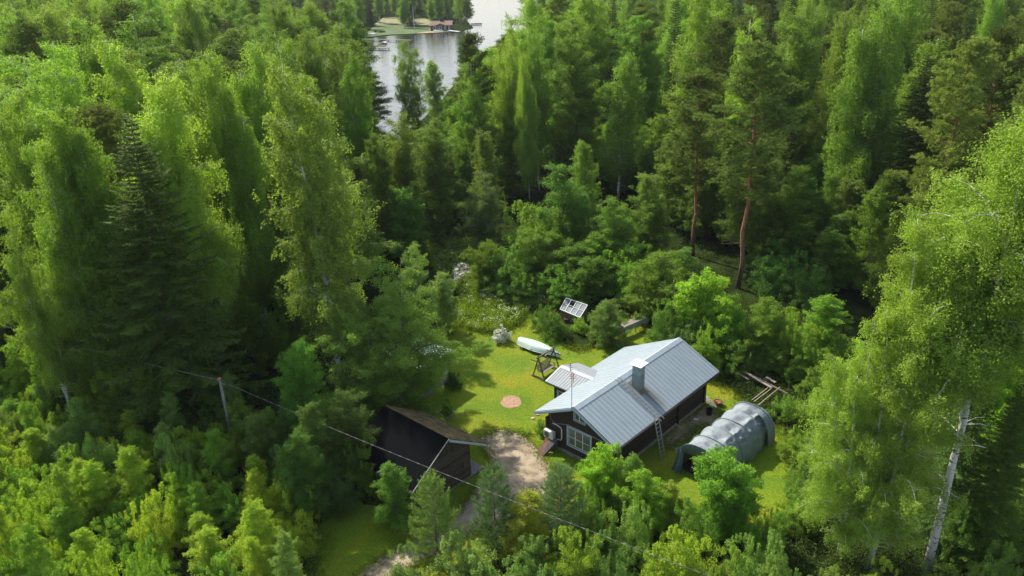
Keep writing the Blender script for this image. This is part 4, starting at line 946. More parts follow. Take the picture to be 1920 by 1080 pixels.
# ------------------------------------------------------------------ tent garage
TY = R(44.9)
tent = empty('tent_garage', (11.72, 41.62, 0), -TY, 'grey tarpaulin tunnel tent with open dark front beside the house', 'tent')
Wt, Ht, Lt = 1.72, 2.42, 7.0
def arch(t, k=1.0, W=Wt, Hh=Ht):  # t 0..1 over the arch, with upright lower sides
    a = math.pi * (1 - t); x = math.cos(a); z = math.sin(a)
    return (W * math.copysign(abs(x) ** 0.72, x) * k, Hh * z ** 0.80 * (k if k < 1 else 1))
g = np.random.default_rng(9)
def cover(y0, y1, nseg, name, m, parent, thick=0.0, bays=5):
    ny, nt = bays * 14 + 1, 64; V = []
    ph = g.random((bays, 8)) * 6.28; bay_ = g.uniform(0.55, 1.35, bays)
    for j in range(ny):
        s = j / (ny - 1) * bays; b = min(int(s), bays - 1); u = s - b
        sag = math.sin(math.pi * u)
        for i in range(nt):
            t = i / (nt - 1); x, z = arch(t)
            k = 1 - (0.12 if t > .5 else 0.07) * bay_[b] * sag ** 0.55 + 0.012 * math.sin(s * 3.1 + t * 5)
            # creases: tension folds running off each hoop
            wv = sum(abs(math.sin((4 + 4 * q) * t * 2.2 + (u - .5) * (9 - 4 * q) * (1 if q % 2 else -1) + ph[b, q])) * (1.5 - .2 * q) for q in range(5)) / 5 - .7
            rgh = 0.13 * sag ** 0.5 * wv * (1.25 if t > 0.45 else .6)
            ridge = 0.09 * sag * math.exp(-((t - 0.60) / 0.02) ** 2) - 0.06 * sag * math.exp(-((t - 0.52) / 0.05) ** 2)
            nx_, nz_2 = x / Wt, z / Ht; f = k + (rgh + ridge) / 1.7
            zz = z * f; xx = x * (f if z > 0.5 else k + rgh / 3)
            V.append((xx, y0 + (y1 - y0) * j / (ny - 1), max(zz, 0.01)))
    Fq = [(j * nt + i, j * nt + i + 1, (j + 1) * nt + i + 1, (j + 1) * nt + i) for j in range(ny - 1) for i in range(nt - 1)]
    me = np_mesh(name, V, Fq, smooth=True); return link(name, me, m, parent)
M['tarp_cloth'] = simple('grey_tarpaulin_cloth', (0.215, 0.250, 0.270), 0.75, var=0.14, scale=1.2, bump=0.035, bscale=2.6, stretch=(1, 2.2, 1))
cover(0.1, Lt, 64, 'cover', M['tarp_cloth'], tent)
hp = MB()
for k in range(6): 
    y = 0.1 + (Lt - 0.1) * k / 5
    hp.tube([(arch(t)[0] * 1.004, y, arch(t)[1] * 1.004) for t in np.linspace(0, 1, 29)], 0.022, 6)
hp.build('hoops', simple('hoop_sleeve', (0.22, 0.27, 0.29), 0.5, var=0.1), tent, smooth=True)
# front: folded-back door flaps and valance
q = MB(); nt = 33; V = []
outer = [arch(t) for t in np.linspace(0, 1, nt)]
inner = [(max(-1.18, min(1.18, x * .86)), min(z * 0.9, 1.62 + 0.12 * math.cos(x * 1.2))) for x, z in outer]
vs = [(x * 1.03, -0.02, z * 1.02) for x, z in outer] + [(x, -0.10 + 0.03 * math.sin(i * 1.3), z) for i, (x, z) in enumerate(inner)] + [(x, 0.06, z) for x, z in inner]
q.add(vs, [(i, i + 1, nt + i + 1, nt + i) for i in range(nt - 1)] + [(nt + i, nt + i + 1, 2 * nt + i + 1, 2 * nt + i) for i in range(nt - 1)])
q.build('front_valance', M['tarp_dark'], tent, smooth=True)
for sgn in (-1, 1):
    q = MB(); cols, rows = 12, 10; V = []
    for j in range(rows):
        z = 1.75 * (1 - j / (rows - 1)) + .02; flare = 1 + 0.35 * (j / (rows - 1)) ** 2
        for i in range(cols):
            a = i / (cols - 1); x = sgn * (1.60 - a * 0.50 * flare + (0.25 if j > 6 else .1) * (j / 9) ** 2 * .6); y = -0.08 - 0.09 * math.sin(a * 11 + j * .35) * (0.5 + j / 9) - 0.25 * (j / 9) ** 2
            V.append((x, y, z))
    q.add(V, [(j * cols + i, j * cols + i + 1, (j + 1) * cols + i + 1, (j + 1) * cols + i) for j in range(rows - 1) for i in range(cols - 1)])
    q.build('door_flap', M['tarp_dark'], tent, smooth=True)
# rear: lower blue-grey inset panel with a dip at the last bay
q = MB(); V = [(x * .985, Lt + 0.01, z * .985) for x, z in [arch(t) for t in np.linspace(0, 1, 25)]]; q.add(V, [tuple(range(25))]); q.build('rear_panel', simple('blue_grey_rear_cloth', (0.10, 0.17, 0.24), 0.5), tent)
q = MB(); V1 = [(arch(t)[0] * 1.015, Lt - 0.75, arch(t)[1] * 1.015) for t in np.linspace(0.55, 1, 14)]; V2 = [(arch(t)[0] * 1.02, Lt + 0.32, arch(t)[1] * 0.93 ) for t in np.linspace(0.55, 1, 14)]
q.add(V1 + V2, [(i, i + 1, 15 + i, 14 + i) for i in range(13)]); q.build('rear_flap', M['tarp_cloth'], tent, smooth=True)
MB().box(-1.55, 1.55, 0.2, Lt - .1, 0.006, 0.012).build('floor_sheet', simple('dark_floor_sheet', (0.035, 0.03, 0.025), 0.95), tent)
for bx_, lab in (((-1.0, -0.55, 0.9, 1.4, 0.014, 0.5), 'brown box at the left inside the dark mouth of the grey tent'), ((0.5, 1.1, 0.8, 1.5, 0.014, 0.3), 'low brown box at the right inside the dark mouth of the grey tent')):
    q = MB().box(*bx_).box(bx_[0] - .02, bx_[1] + .02, bx_[2] - .02, bx_[3] + .02, bx_[5] + .002, bx_[5] + .04); o = q.build('wooden_box', M['old_wood'], None, bevel=.01); tag(o, lab, 'box'); o.location = tent.location; o.rotation_euler = tent.rotation_euler

# ------------------------------------------------------------------ boat
def along(p, q_): d = np.array(q_) - np.array(p); return math.atan2(d[1], d[0])
bp0, bp1 = at(977, 640, .4), at(1048, 664, .4)
boat = empty('rowing_boat', ((bp0 + bp1) / 2)[:2].tolist() + [0], along(bp0, bp1), 'upturned pale mint rowing boat lying on trestles on the lawn', 'boat')
q = MB(); ns, nk = 30, 15; BL = 4.45; V = []
for i in range(ns):
    t = i / (ns - 1); x = -BL / 2 + BL * t
    half = 0.68 * (1 - max(0, (t - 0.36) / 0.64) ** 1.9) * (0.66 + 0.34 * min(1, t / 0.38)); half = max(half, 0.012)
    dep = 0.52 + 0.06 * math.cos(t * 3.1); keel = 0.26 + dep - 0.30 * max(0, (t - .55) / .45) ** 2.2 - 0.08 * max(0, (.25 - t) / .25); gun = 0.30 - 0.10 * max(0, (t - .6) / .4) ** 2 + (-0.02)
    for j in range(nk):
        a = (j / (nk - 1)) * 2 - 1; st = (abs(a) * 7) % 1 * 0.022
        y = half * math.copysign(abs(a) ** 0.75, a) + math.copysign(st, a) * (half > .1); z = keel - (keel - gun) * (abs(a) ** 2.4) 
        V.append((x, y, z + (0.02 if j == nk // 2 else 0)))
q.add(V, [(i * nk + j, i * nk + j + 1, (i + 1) * nk + j + 1, (i + 1) * nk + j) for i in range(ns - 1) for j in range(nk - 1)])
q.add(V[:nk], [tuple(range(nk))])
hull = q.build('hull', M['boat'], boat)
hull.modifiers.new('thickness', 'SOLIDIFY').thickness = 0.02
q = MB(); q.tube([(V[i * nk + nk // 2][0], 0, V[i * nk + nk // 2][2] + .02) for i in range(ns)], 0.022, 5); q.build('keel', M['boat'], boat)
q = MB()
for s in (0, nk - 1): q.tube([V[i * nk + s] for i in range(ns)], 0.025, 5)
q.build('gunwale', M['white'], boat)
MB().box(-0.55, -0.25, -0.74, -0.69, 0.34, 0.39).build('rowlock_plate', M['gutter'], boat)
for nm, xx in (('trestle', -1.5), ('trestle', 1.1)):
    o = empty('trestle', tuple((boat.matrix_basis @ Vector((xx, 0, 0))).to_tuple()) if False else (boat.location.x + xx * math.cos(boat.rotation_euler.z), boat.location.y + xx * math.sin(boat.rotation_euler.z), 0), boat.rotation_euler.z,
              'grey wooden trestle under the wide stern of the upturned boat' if xx < 0 else 'grey wooden trestle under the pointed bow half of the upturned boat', 'trestle')
    q = MB(); q.bar((0, -.75, .24), (0, .75, .24), .09); q.build('beam', M['grey_wood'], o)
    for yy in (-.6, .6): q = MB(); q.bar((-.18, yy, 0), (0, yy, .22), .06); q.bar((.18, yy, 0), (0, yy, .22), .06); q.build('leg', M['grey_wood'], o)

# ------------------------------------------------------------------ garden swing
sw0, sw1 = at(1007.5, 711, 0), at(1041, 690, 0)
swing = empty('garden_swing', ((sw0 + sw1) / 2)[:2].tolist() + [0], along(sw0, sw1), 'wooden garden swing seat hanging in an A-frame on the lawn', 'garden swing')
hl = 1.0
q = MB(); q.bar((-hl - .2, 0, 1.95), (hl + .2, 0, 1.95), .1); q.build('top_beam', M['old_wood'], swing)
for sx in (-1, 1):
    for sy in (-1, 1): q = MB(); q.bar((sx * hl, sy * .62, 0), (sx * hl, -sy * .06, 2.05), .09, .07); q.build('leg', M['old_wood'], swing)
    q = MB(); q.bar((sx * (hl + .05), -.75, 1.55), (sx * (hl + .05), .75, 1.55), .07); q.build('arm_rail', M['old_wood'], swing)
    q = MB(); q.bar((sx * (hl + .05), -.7, .12), (sx * (hl + .05), .7, .12), .08); q.build('ground_rail', M['old_wood'], swing)
    q = MB(); q.tube([(sx * .78, -.22, .55), (sx * .78, 0, 1.9)], .012, 4); q.tube([(sx * .78, .25, .55), (sx * .78, 0, 1.9)], .012, 4); q.build('hanger', M['dark_metal'], swing)
    q = MB(); q.bar((sx * .8, -.3, .78), (sx * .8, .28, .74), .06); q.bar((sx * .8, -.28, .5), (sx * .8, -.28, .76), .05); q.build('armrest', M['grey_wood'], swing)
q = MB()
for k in range(5): q.box(-.8, .8, -.28 + k * .11, -.19 + k * .11, .46, .49)
q.build('seat', M['grey_wood'], swing)
q = MB()
for k in range(4): q.bar((-.82, .30 + k * .045, .56 + k * .13), (.82, .30 + k * .045, .56 + k * .13), .025, .10)
q.build('backrest', M['grey_wood'], swing)

# ------------------------------------------------------------------ cold frame, tarp table, planks, fire basket ...
gp = [at(1050, 580, 1.0), at(1087.5, 595.5, 1.0), at(1101.5, 572, 1.7), at(1061.5, 559, 1.7)]
cf_c = sum(gp) / 4
cfm = empty('cold_frame', (0, 0, 0), 0, 'small greenhouse with a tilted lid of old white glazed window frames, one pane missing', 'greenhouse')
gp = [np.array(k) for k in gp]
def gq(u, v_, dz=0): return (gp[0] * (1 - u) + gp[1] * u) * (1 - v_) + (gp[3] * (1 - u) + gp[2] * u) * v_ + np.array([0, 0, dz])
q = MB()
for k in range(5): q.bar(gq(k / 4, 0), gq(k / 4, 1), .045, .05)
for v_ in (0, 1): q.bar(gq(0, v_), gq(1, v_), .07, .055)
for k, v_ in enumerate((.5, .55, .5, .5)): q.bar(gq(k / 4, v_), gq((k + 1) / 4, v_), .035, .04)
q.build('lid_frame', M['white'], cfm)
M['pane'] = simple('dusty_glass', (0.10, 0.135, 0.16), 0.65, var=0.3, scale=1.5)
for k in range(4):
    for h_ in range(2):
        if (k, h_) == (1, 1): continue
        q = MB(); u0, u1 = k / 4 + .02, (k + 1) / 4 - .02; v0, v1 = h_ * .5 + .02, h_ * .5 + .47; dz = -0.02 - 0.01 * ((k + h_) % 2); q.slab([gq(u0, v0, dz), gq(u1, v0, dz - (.12 if (k, h_) == (0, 1) else 0)), gq(u1, v1, dz), gq(u0, v1, dz)], (0, 0, -.006)); q.build('pane', M['pane'], cfm)
q = MB(); bs = [gq(0, 0, -.05), gq(1, 0, -.05), gq(1, 1, -.05), gq(0, 1, -.05)]
for i in range(4):
    a, b = bs[i], bs[(i + 1) % 4]; ins_ = (sum(bs) / 4 - (a + b) / 2); ins_[2] = 0; ins_ = ins_ / np.linalg.norm(ins_) * .06
    q.hexa([a, b, (b[0], b[1], 0), (a[0], a[1], 0)], [a + ins_, b + ins_, (b[0] + ins_[0], b[1] + ins_[1], 0), (a[0] + ins_[0], a[1] + ins_[1], 0)])
q.build('side_boards', M['old_wood'], cfm)
q = MB(); cc = gq(.5, .5); q.box(cc[0] - .9, cc[0] + .9, cc[1] - .5, cc[1] + .5, .01, .35); q.build('soil_bed', simple('dark_soil', (0.05, 0.03, 0.022), .95), cfm)

tb = empty('tarp_covered_table', (0, 0, 0), 0, 'long weathered table with torn grey tarpaulin hanging from its edge behind the fruit tree', 'table')
a, b = at(1171.7, 613.3, 1.0), at(1213.3, 595.8, 1.0); d_ = (b - a) / np.linalg.norm(b - a); nrm = np.array([-d_[1], d_[0], 0]); Lb = np.linalg.norm(b - a)
def tp(u, v_, z): return a + d_ * u + nrm * v_ + np.array([0, 0, z - 1.0])
q = MB()
for k in range(4): q.slab([tp(0, .02 + k * .2, 1), tp(Lb, .02 + k * .2, 1), tp(Lb, .19 + k * .2, 1), tp(0, .19 + k * .2, 1)], (0, 0, -.04))
q.build('table_top', M['grey_wood'], tb)
for u, v_ in ((.1, .1), (.1, .7), (Lb - .1, .1), (Lb - .1, .7), (Lb / 2, .1)): q = MB(); q.bar(tp(u, v_, 0), tp(u, v_, .95), .07); q.build('leg', M['old_wood'], tb)
q = MB(); g = np.random.default_rng(4); nc = 22; V = []
for i in range(nc):
    u = -.05 + (Lb + .1) * i / (nc - 1); lo = .50 + .10 * math.sin(i * .9) + g.random() * .08
    V += [tuple(tp(u, .3, 1.012)), tuple(tp(u, -.03, 1.012)), tuple(tp(u, -.05 - .03 * math.sin(i * 1.9), .78)), tuple(tp(u, -.06 - .05 * math.sin(i * 1.9), lo))]
q.add(V, [(i * 4 + j, (i + 1) * 4 + j, (i + 1) * 4 + j + 1, i * 4 + j + 1) for i in range(nc - 1) for j in range(1, 3)])
V = []
for i in range(8):
    v_ = -.05 + .95 * i / 7; lo = .42 + .12 * math.sin(i * 1.7)
    V += [tuple(tp(-.04, v_, 1.015)), tuple(tp(-.08 - .04 * math.sin(i * 2.1), v_, .75)), tuple(tp(-.10 - .06 * math.sin(i * 2.1), v_, lo))]
q.add(V, [(i * 3 + j, (i + 1) * 3 + j, (i + 1) * 3 + j + 1, i * 3 + j + 1) for i in range(7) for j in range(2)])
q.build('tarpaulin', M['tarp'], tb)

for k, (p0, p1, z, w_, lab) in enumerate([((1384, 700), (1404, 712), .55, .14, 'short grey plank at the near left end of the woodpile behind the tent'),
        ((1395, 696), (1447, 727), .70, .22, 'broad pale grey board lying on top of the plank pile behind the tent'),
        ((1401, 705), (1440, 722), .5, .18, 'dark grey plank low in the pile under the broad pale board'),
        ((1405, 700), (1476, 738), .52, .16, 'longest dark plank of the pile reaching out to the right'),
        ((1437, 707), (1454, 717), .62, .20, 'separate short board with a pale edge standing above the pile')]):
    A_, B_ = at(*p0, z), at(*p1, z); o = MB().bar(A_, B_, w_, .05).build('plank', M['grey_wood'] if k in (0, 1, 4) else M['old_wood']); tag(o, lab, 'plank', 'planks piled behind the tent')
for u_, lab in ((.15, 'left'), (.8, 'right')):
    A_ = at(1395 + 52 * u_, 696 + 31 * u_, 0); o = empty('trestle', (A_[0], A_[1] - .1, 0), -.6, 'low wooden trestle under the %s half of the plank pile' % lab, 'trestle')
    MB().bar((-.5, 0, .42), (.5, 0, .42), .08).build('beam', M['old_wood'], o)
    for sx in (-.4, .4): MB().bar((sx, -.15, 0), (sx, 0, .4), .06).bar((sx, .15, 0), (sx, 0, .4), .06).build('leg', M['old_wood'], o)
for k, (p0, p1) in enumerate([((1409.5, 750), (1439.5, 727)), ((1413.5, 753), (1446, 728.5)), ((1421, 760), (1462.5, 725.5))]):
    A_, B_ = at(*p0, 1.9 - k * .15), at(*p1, 0.75); o = MB().tube([A_, B_], .028, 6).build('pole', M['pale_wood'])
    tag(o, ['leftmost pale thin pole leaning from the tent to the planks', 'thin pale pole between the two others leaning on the tent', 'longest pale thin pole leaning on the tent, rightmost'][k], 'pole', 'pale poles leaning from the tent end to the planks')
P_ = at(1346.5, 759, 0); o = empty('fire_basket', P_, 0, 'rusty round fire basket with orange embers-coloured filling on the grass beyond the house', 'fire basket')
MB().lathe([(.16, 0), (.34, .28), (.36, .28), (.36, .33), (.33, .33), (.30, .25), (.14, .06), (.14, .02)], 20).build('bowl', M['rust'], o, smooth=True)
g = np.random.default_rng(2); q = MB()
for k in range(16): a_ = g.random() * 6.28; r_ = g.random() * .24; c_ = np.array([r_ * math.cos(a_), r_ * math.sin(a_), .2 + .06 * g.random()]); dd = g.normal(size=3) * .12; dd[2] *= .3; q.bar(c_ - dd, c_ + dd, .05)
q.build('rusty_bits', simple('orange_rusty_bits', (0.40, 0.17, 0.09), .8, var=.3), o)
q = MB()
for a_ in (0, 2.1, 4.2): q.bar((.2 * math.cos(a_), .2 * math.sin(a_), .1), (.3 * math.cos(a_), .3 * math.sin(a_), 0), .03)
q.build('feet', M['dark_metal'], o)
q = MB(); A_, B_ = at(1319, 742, 0.05), at(1343, 764, 0.03); dn = np.array([-(B_ - A_)[1], (B_ - A_)[0], 0]); dn /= np.linalg.norm(dn)
o = empty('plank_walkway', (0, 0, 0), 0, 'grey plank walkway on the grass between the house corner and the fire basket', 'walkway')
for k in (-1, 0, 1): q = MB(); q.slab([A_ + dn * (k * .17 - .08), B_ + dn * (k * .17 - .08), B_ + dn * (k * .17 + .08), A_ + dn * (k * .17 + .08)][::-1], (0, 0, -.035)); q.build('board', M['grey_wood'], o)
P_ = at(1329.5, 777, 0); o = empty('bucket', P_, 0, 'black bucket standing on bare earth between house and tent', 'bucket')
MB().lathe([(.01, .015), (.20, .015), (.24, .48), (.255, .48), (.255, .5), (.225, .5), (.19, .05), (.01, .05)], 18).build('body', M['dark'], o, smooth=True)
MB().tube([(.24 * math.cos(t), 0, .47 + .02 + .16 * math.sin(t)) for t in np.linspace(0, 3.1416, 9)], .008, 4).build('handle', M['dark_metal'], o)
q = MB(); A_ = at(1305, 786, .03); q.slab([A_ + np.array(k) for k in ((-.2, -.08, 0), (.15, -.12, .02), (.2, .06, 0), (-.1, .1, .03))], (0, 0, -.02)); tag(q.build('board_scrap', M['white']), 'small white board scrap lying on bare earth by the bucket', 'board')
for (x_, y_, r_, lab) in ((1007, 778, .22, 'larger pale stepping stone beside the front left corner of the house'), (999, 785, .18, 'smaller pale stepping stone farther from the house corner')):
    g = np.random.default_rng(int(x_)); P_ = at(x_, y_, 0); q = MB(); nn = 11; rr = r_ * g.uniform(.8, 1.15, nn); q.hexa([(P_[0] + rr[i] * math.cos(i * 6.283 / nn), P_[1] + rr[i] * .7 * math.sin(i * 6.283 / nn), 0) for i in range(nn)], [(P_[0] + .85 * rr[i] * math.cos(i * 6.283 / nn), P_[1] + .6 * rr[i] * math.sin(i * 6.283 / nn), .07) for i in range(nn)])
    tag(q.build('stepping_stone', M['stone']), lab, 'stone', 'stepping stones by the house corner')
# planting bed edging round the little bush
q = MB(); bd = [at(*k, 0) for k in ((819, 776), (838, 786), (853, 776), (836, 767))]
for i in range(4): q.bar(bd[i] + [0, 0, .06], bd[(i + 1) % 4] + [0, 0, .06], .05, .12)
o = q.build('bed_edging', M['grey_wood']); tag(o, 'square timber edging round the small round bush on the lawn', 'bed edging')

# garden shelter behind the willow
Qc = at(849, 656, 2.85); e1 = np.array([math.cos(R(143)), math.sin(R(143)), 0]); e2 = np.array([math.cos(R(233)), math.sin(R(233)), 0])
pav = empty('garden_shelter', (Qc[0], Qc[1], 0), 0, 'white-roofed garden shelter with white posts mostly hidden behind the big willow', 'shelter')
def pv(u, v_, z): return e1 * u + e2 * v_ + np.array([0, 0, z])
U_, V__ = 4.6, 3.8
q = MB(); ap = [pv(U_ * .38, V__ / 2, 3.75), pv(U_ * .62, V__ / 2, 3.75)]; cs = [pv(0, 0, 2.85), pv(0, V__, 2.85), pv(U_, V__, 2.85), pv(U_, 0, 2.85)]
q.add(cs + ap, [(0, 1, 4), (1, 2, 5, 4), (2, 3, 5), (3, 0, 4, 5)]); o = q.build('roof', simple('pale_metal_roof', (0.62, 0.66, 0.70), .4, .3), pav); o.modifiers.new('thickness', 'SOLIDIFY').thickness = .04
for u, v_ in ((.45, .45), (.45, V__ - .45), (U_ - .45, V__ - .45), (U_ - .45, .45)):
    q = MB(); q.bar(pv(u, v_, 0), pv(u, v_, 2.86), .13); q.build('post', M['white'], pav)
q = MB(); q.bar(pv(.4, .45, 2.72), pv(U_ - .4, .45, 2.72), .1); q.bar(pv(.45, .4, 2.7), pv(.45, V__ - .4, 2.7), .1); q.bar(pv(.45, .45, .9), pv(.45, V__ - .45, .9), .06); q.build('beams', M['white'], pav)
q = MB(); q.slab([pv(.2, .2, .15), pv(.2, V__ - .2, .15), pv(U_ - .2, V__ - .2, .15), pv(U_ - .2, .2, .15)], (0, 0, -.12)); q.build('floor_deck', M['grey_wood'], pav)

# utility pole and cable
PB = at(440, 846, 0); pole = empty('utility_pole', PB, 0, 'grey wooden utility pole with a rust-red cap standing in the bushes', 'utility pole')
PT = 5.95
MB().tube([(0, 0, 0), (0, 0, PT)], [.13, .10], 10).build('shaft', simple('grey_pole_wood', (0.20, 0.19, 0.18), .9, stretch=(6, 6, .7), scale=3), pole, smooth=True)
MB().tube([(0, 0, PT), (0, 0, PT + .06), (0, 0, PT + .10)], [.14, .14, .03], 10).build('cap', simple('red_cap', (0.42, 0.13, 0.07), .6), pole)
MB().bar((.02, -.15, PT - .2), (.32, -.12, PT - .42), .035).bar((.05, -.13, PT - .55), (.05, -.13, PT - .15), .03).build('bracket', M['metal'], pole)
pt = PB + [0, 0, PT - .12]
def cable(name, a, b, sag, r_, n_, lab):
    F_ = MB(); t_ = np.linspace(0, 1, n_); L0 = [a + (b - a) * t - np.array([0, 0, sag * 4 * t * (1 - t)]) for t in t_]
    for s_ in (0, 3.1416): F_.tube([p + .014 * np.array([math.cos(i * 1.1 + s_), math.cos(i * 1.1 + s_) * .3, math.sin(i * 1.1 + s_)]) for i, p in enumerate(L0)], r_, 4, False)
    o = F_.build(name, M['cable']); tag(o, lab, 'cable')
m, n, l, p = mat('two_tone_cable'); M['cable'] = m
tc = n.new("ShaderNodeTexCoord"); sx_ = n.new("ShaderNodeSeparateXYZ"); l.new(tc.outputs['Object'], sx_.inputs[0])
ww = n.new("ShaderNodeMath"); ww.operation = 'MULTIPLY'; ww.inputs[1].default_value = 11; l.new(sx_.outputs[0], ww.inputs[0]); sn = n.new("ShaderNodeMath"); sn.operation = 'SINE'; l.new(ww.outputs[0], sn.inputs[0])
l.new(ramp(sn.outputs[0], [(0.2, (0.11, 0.10, 0.09)), (0.8, (0.27, 0.24, 0.22))]), p.inputs['Base Color']); p.inputs['Roughness'].default_value = .5
cable('power_cable', pt, at(1560, 1165, 7.5), 0.35, .009, 260, 'grey twisted power cable crossing from the pole over the black shed roof')
cable('power_cable', pt, at(-160, 560, 9.0), 0.35, .014, 120, 'thin power cable running from the pole past the dark spruce')

# ------------------------------------------------------------------ far shore
P_ = at(827, 57.5, 0); fc = empty('lake_cottage', (P_[0], P_[1], 0), R(-6), 'small red-brown cottage with a brown roof on the far lake shore', 'cottage')
q = MB().box(-5, 5, 0, 6, 0, 2.6); q.build('wall', simple('red_brown_wall', (0.13, 0.045, 0.035), .8), fc)
q = MB(); q.slab([(-5.8, -1.2, 2.5), (5.8, -1.2, 2.5), (5.4, 3, 4.3), (-5.4, 3, 4.3)], (0, 0, -.12)); q.slab([(-5.4, 3.001, 4.3), (5.4, 3.001, 4.3), (5.8, 7, 2.5), (-5.8, 7, 2.5)], (0, 0, -.12))
q.hexa([(-2.6, -1.25, 2.52), (2.6, -1.25, 2.52), (0, -1.25, 3.5)], [(-2.6, 1, 2.52), (2.6, 1, 2.52), (0, 1, 3.5)])
ro = q.build('roof', simple('brown_roof', (0.20, 0.13, 0.10), .9, var=.2, scale=1), fc)
MB().box(-.7, .7, 2.6, 3.4, 4.0, 5.2).build('chimney', M['dark'], ro)
for x0, x1 in ((-3.9, -2.3), (-.9, .5), (1.6, 2.5), (3.6, 4.5)):
    q = MB().box(x0, x1, -.06, -.003, .5, 2.1); w_ = q.build('window', M['white'], fc); MB().box(x0 + .25, x1 - .25, -.08, -.062, .7, 1.9).build('pane', M['glass'], w_)
MB().box(-1.9, -1.1, -.07, -.003, .1, 2.1).build('door', simple('pale_door', (0.45, 0.28, 0.22), .8), fc)
MB().box(2.8, 5.6, -2.2, -.2, 0, .35).build('deck', M['grey_wood'], fc)
for x_ in (-2.6, 2.6): MB().bar((x_, -1.1, 0), (x_, -1.1, 2.5), .16).build('porch_post', M['white'], fc)
def pier(p0, p1, w_, lab, z=.35, m_=None):
    A_, B_ = at(*p0, z), at(*p1, z); o = empty('wooden_pier', (0, 0, 0), 0, lab, 'pier'); q = MB(); q.bar(A_, B_, w_, .12); q.build('deck', m_ or M['grey_wood'], o)
    q = MB(); n_ = max(2, int(np.linalg.norm(B_ - A_) / 4))
    for k in range(n_ + 1):
        c_ = A_ + (B_ - A_) * k / n_
        for s_ in (-.4, .4): q.tube([c_ + [0, s_ * w_, -1.2], c_ + [0, s_ * w_, .02]], .09, 5)
    q.build('piles', M['old_wood'], o)
pier((672, 73), (772, 75.3), 1.3, 'long narrow white-grey pier reaching into the lake, the farther of the two at left')
pier((675, 88.2), (729, 90), 2.2, 'shorter brown wooden pier nearer the camera at the left lake side', .4, simple('brown_deck', (0.23, 0.15, 0.12), .9))
pier((842, 57.2), (861, 59.2), 1.5, 'small light jetty beside the cottage on the far shore', .35, M['white'])
def small_boat(px_, len_, col, lab, up=True, rz_=0.0, upside=True):
    P_ = at(*px_, 0.0); o = empty('small_boat', (P_[0], P_[1], -.15 if not upside else 0.05), rz_, lab, 'boat'); V = []; q = MB(); n1, n2 = 14, 9
    for i in range(n1):
        t = i / (n1 - 1); hf = .75 * (1 - abs(2 * t - .8) ** 2.2 / 1.75) if t > .4 else .62 + .13 * t / .4
        hf = max(hf, .02) * (1 if t < .98 else .1)
        for j in range(n2):
            a_ = j / (n2 - 1) * 2 - 1; z_ = .6 * (1 - abs(a_) ** 2.2) if upside else .6 * abs(a_) ** 2.2
            V.append((-len_ / 2 + len_ * t, hf * a_, z_))
    q.add(V, [(i * n2 + j, i * n2 + j + 1, (i + 1) * n2 + j + 1, (i + 1) * n2 + j) for i in range(n1 - 1) for j in range(n2 - 1)]); q.add(V[:n2], [tuple(range(n2))])
    h = q.build('hull', col, o, smooth=True); h.modifiers.new('thickness', 'SOLIDIFY').thickness = .04
    if not upside: MB().box(-.4, -.15, -.6, .6, .38, .42).box(.8, 1.0, -.5, .5, .38, .42).build('bench', M['grey_wood'], o)
small_boat((823, 59), 5.2, simple('green_hull', (0.22, 0.42, 0.33), .5), 'upturned pale green boat on the bank in front of the far cottage', rz_=-.3)
small_boat((700, 64.5), 4.6, simple('white_hull', (0.6, 0.62, 0.62), .5), 'whitish boat drawn up on the grass at the left of the far shore', rz_=-.35)
small_boat((721, 81), 3.6, simple('white_hull_paint', (0.55, 0.55, 0.56), .5), 'tiny white boat afloat between the two piers', rz_=-.9, upside=False)
small_boat((893, 45), 6.0, simple('white_motorboat_hull', (0.7, 0.7, 0.7), .5), 'white boat moored far off by the channel at the right of the cottage', rz_=.1, upside=False)
P_ = at(777.5, 62, 0); o = empty('flagpole', P_, 0, 'tall white flagpole on the far shore lawn', 'flagpole')
MB().tube([(0, 0, 0), (0, 0, 11.5)], [.12, .06], 8).build('shaft', M['white'], o); MB().lathe([(.01, 11.75), (.12, 11.62), (.01, 11.49)], 8).build('finial', M['white'], o)

# ------------------------------------------------------------------ trees and shrubs that can be told apart
S = (0.026, 0.064, 0.018)
def TB(kind, bx, by, h, wpx, label, **k):
    """tree whose foot stands at pixel (bx,by)"""
    P = at(bx, by, 0); d = (P - np.array([0, 0, CAM_H])) @ vC
    return plant(kind, P, h, wpx / 2 / FPX * d, label, **k)
# left wood
TB('big_spruce', 352, 792, 23.5, 300, 'huge dark drooping spruce with bare lower twigs left of the utility pole', rot=0.3)
T('full_pine', 152, 178, 23, 190, 'dull grey-green pine crown standing left of the huge dark spruce', tint=1.05)
for bx, by, lab in ((240, 746, 'white-stemmed birch in the middle of the clump of bare trunks by the spruce'), (214, 738, 'white-stemmed birch at the left of the clump of bare trunks'), (247, 744, 'straighter birch trunk at the right of the clump of bare trunks'), (160, 650, 'thin grey birch trunk standing apart, left of the clump of bare trunks')):
    TB('birch', bx, by, 24, 150, lab)
TB('birch', 642, 735, 26.5, 215, 'tallest drooping birch with white trunk at the right edge of the left wood', tint=(0.105, 0.160, 0.026))
T('weeping', 470, 72, 26, 175, 'birch with hanging yellow-green twigs left of the tall drooping birch', tint=1.1)
T('weeping', 412, 88, 26, 165, 'broad pale birch crown between two others in the left wood', tint=1.1)
T('weeping', 290, 112, 26, 215, 'wide bright birch crown right behind the dark spruce', tint=1.15)
T('birch', 190, 55, 27, 180, 'bright yellow-green birch crown above the dull pine', tint=1.2)
T('birch', 95, 58, 27, 190, 'bright birch crown at the upper left beside the picture edge', tint=1.2)
T('birch', 15, 92, 26, 200, 'bright birch crown cut by the left picture edge', tint=1.15)
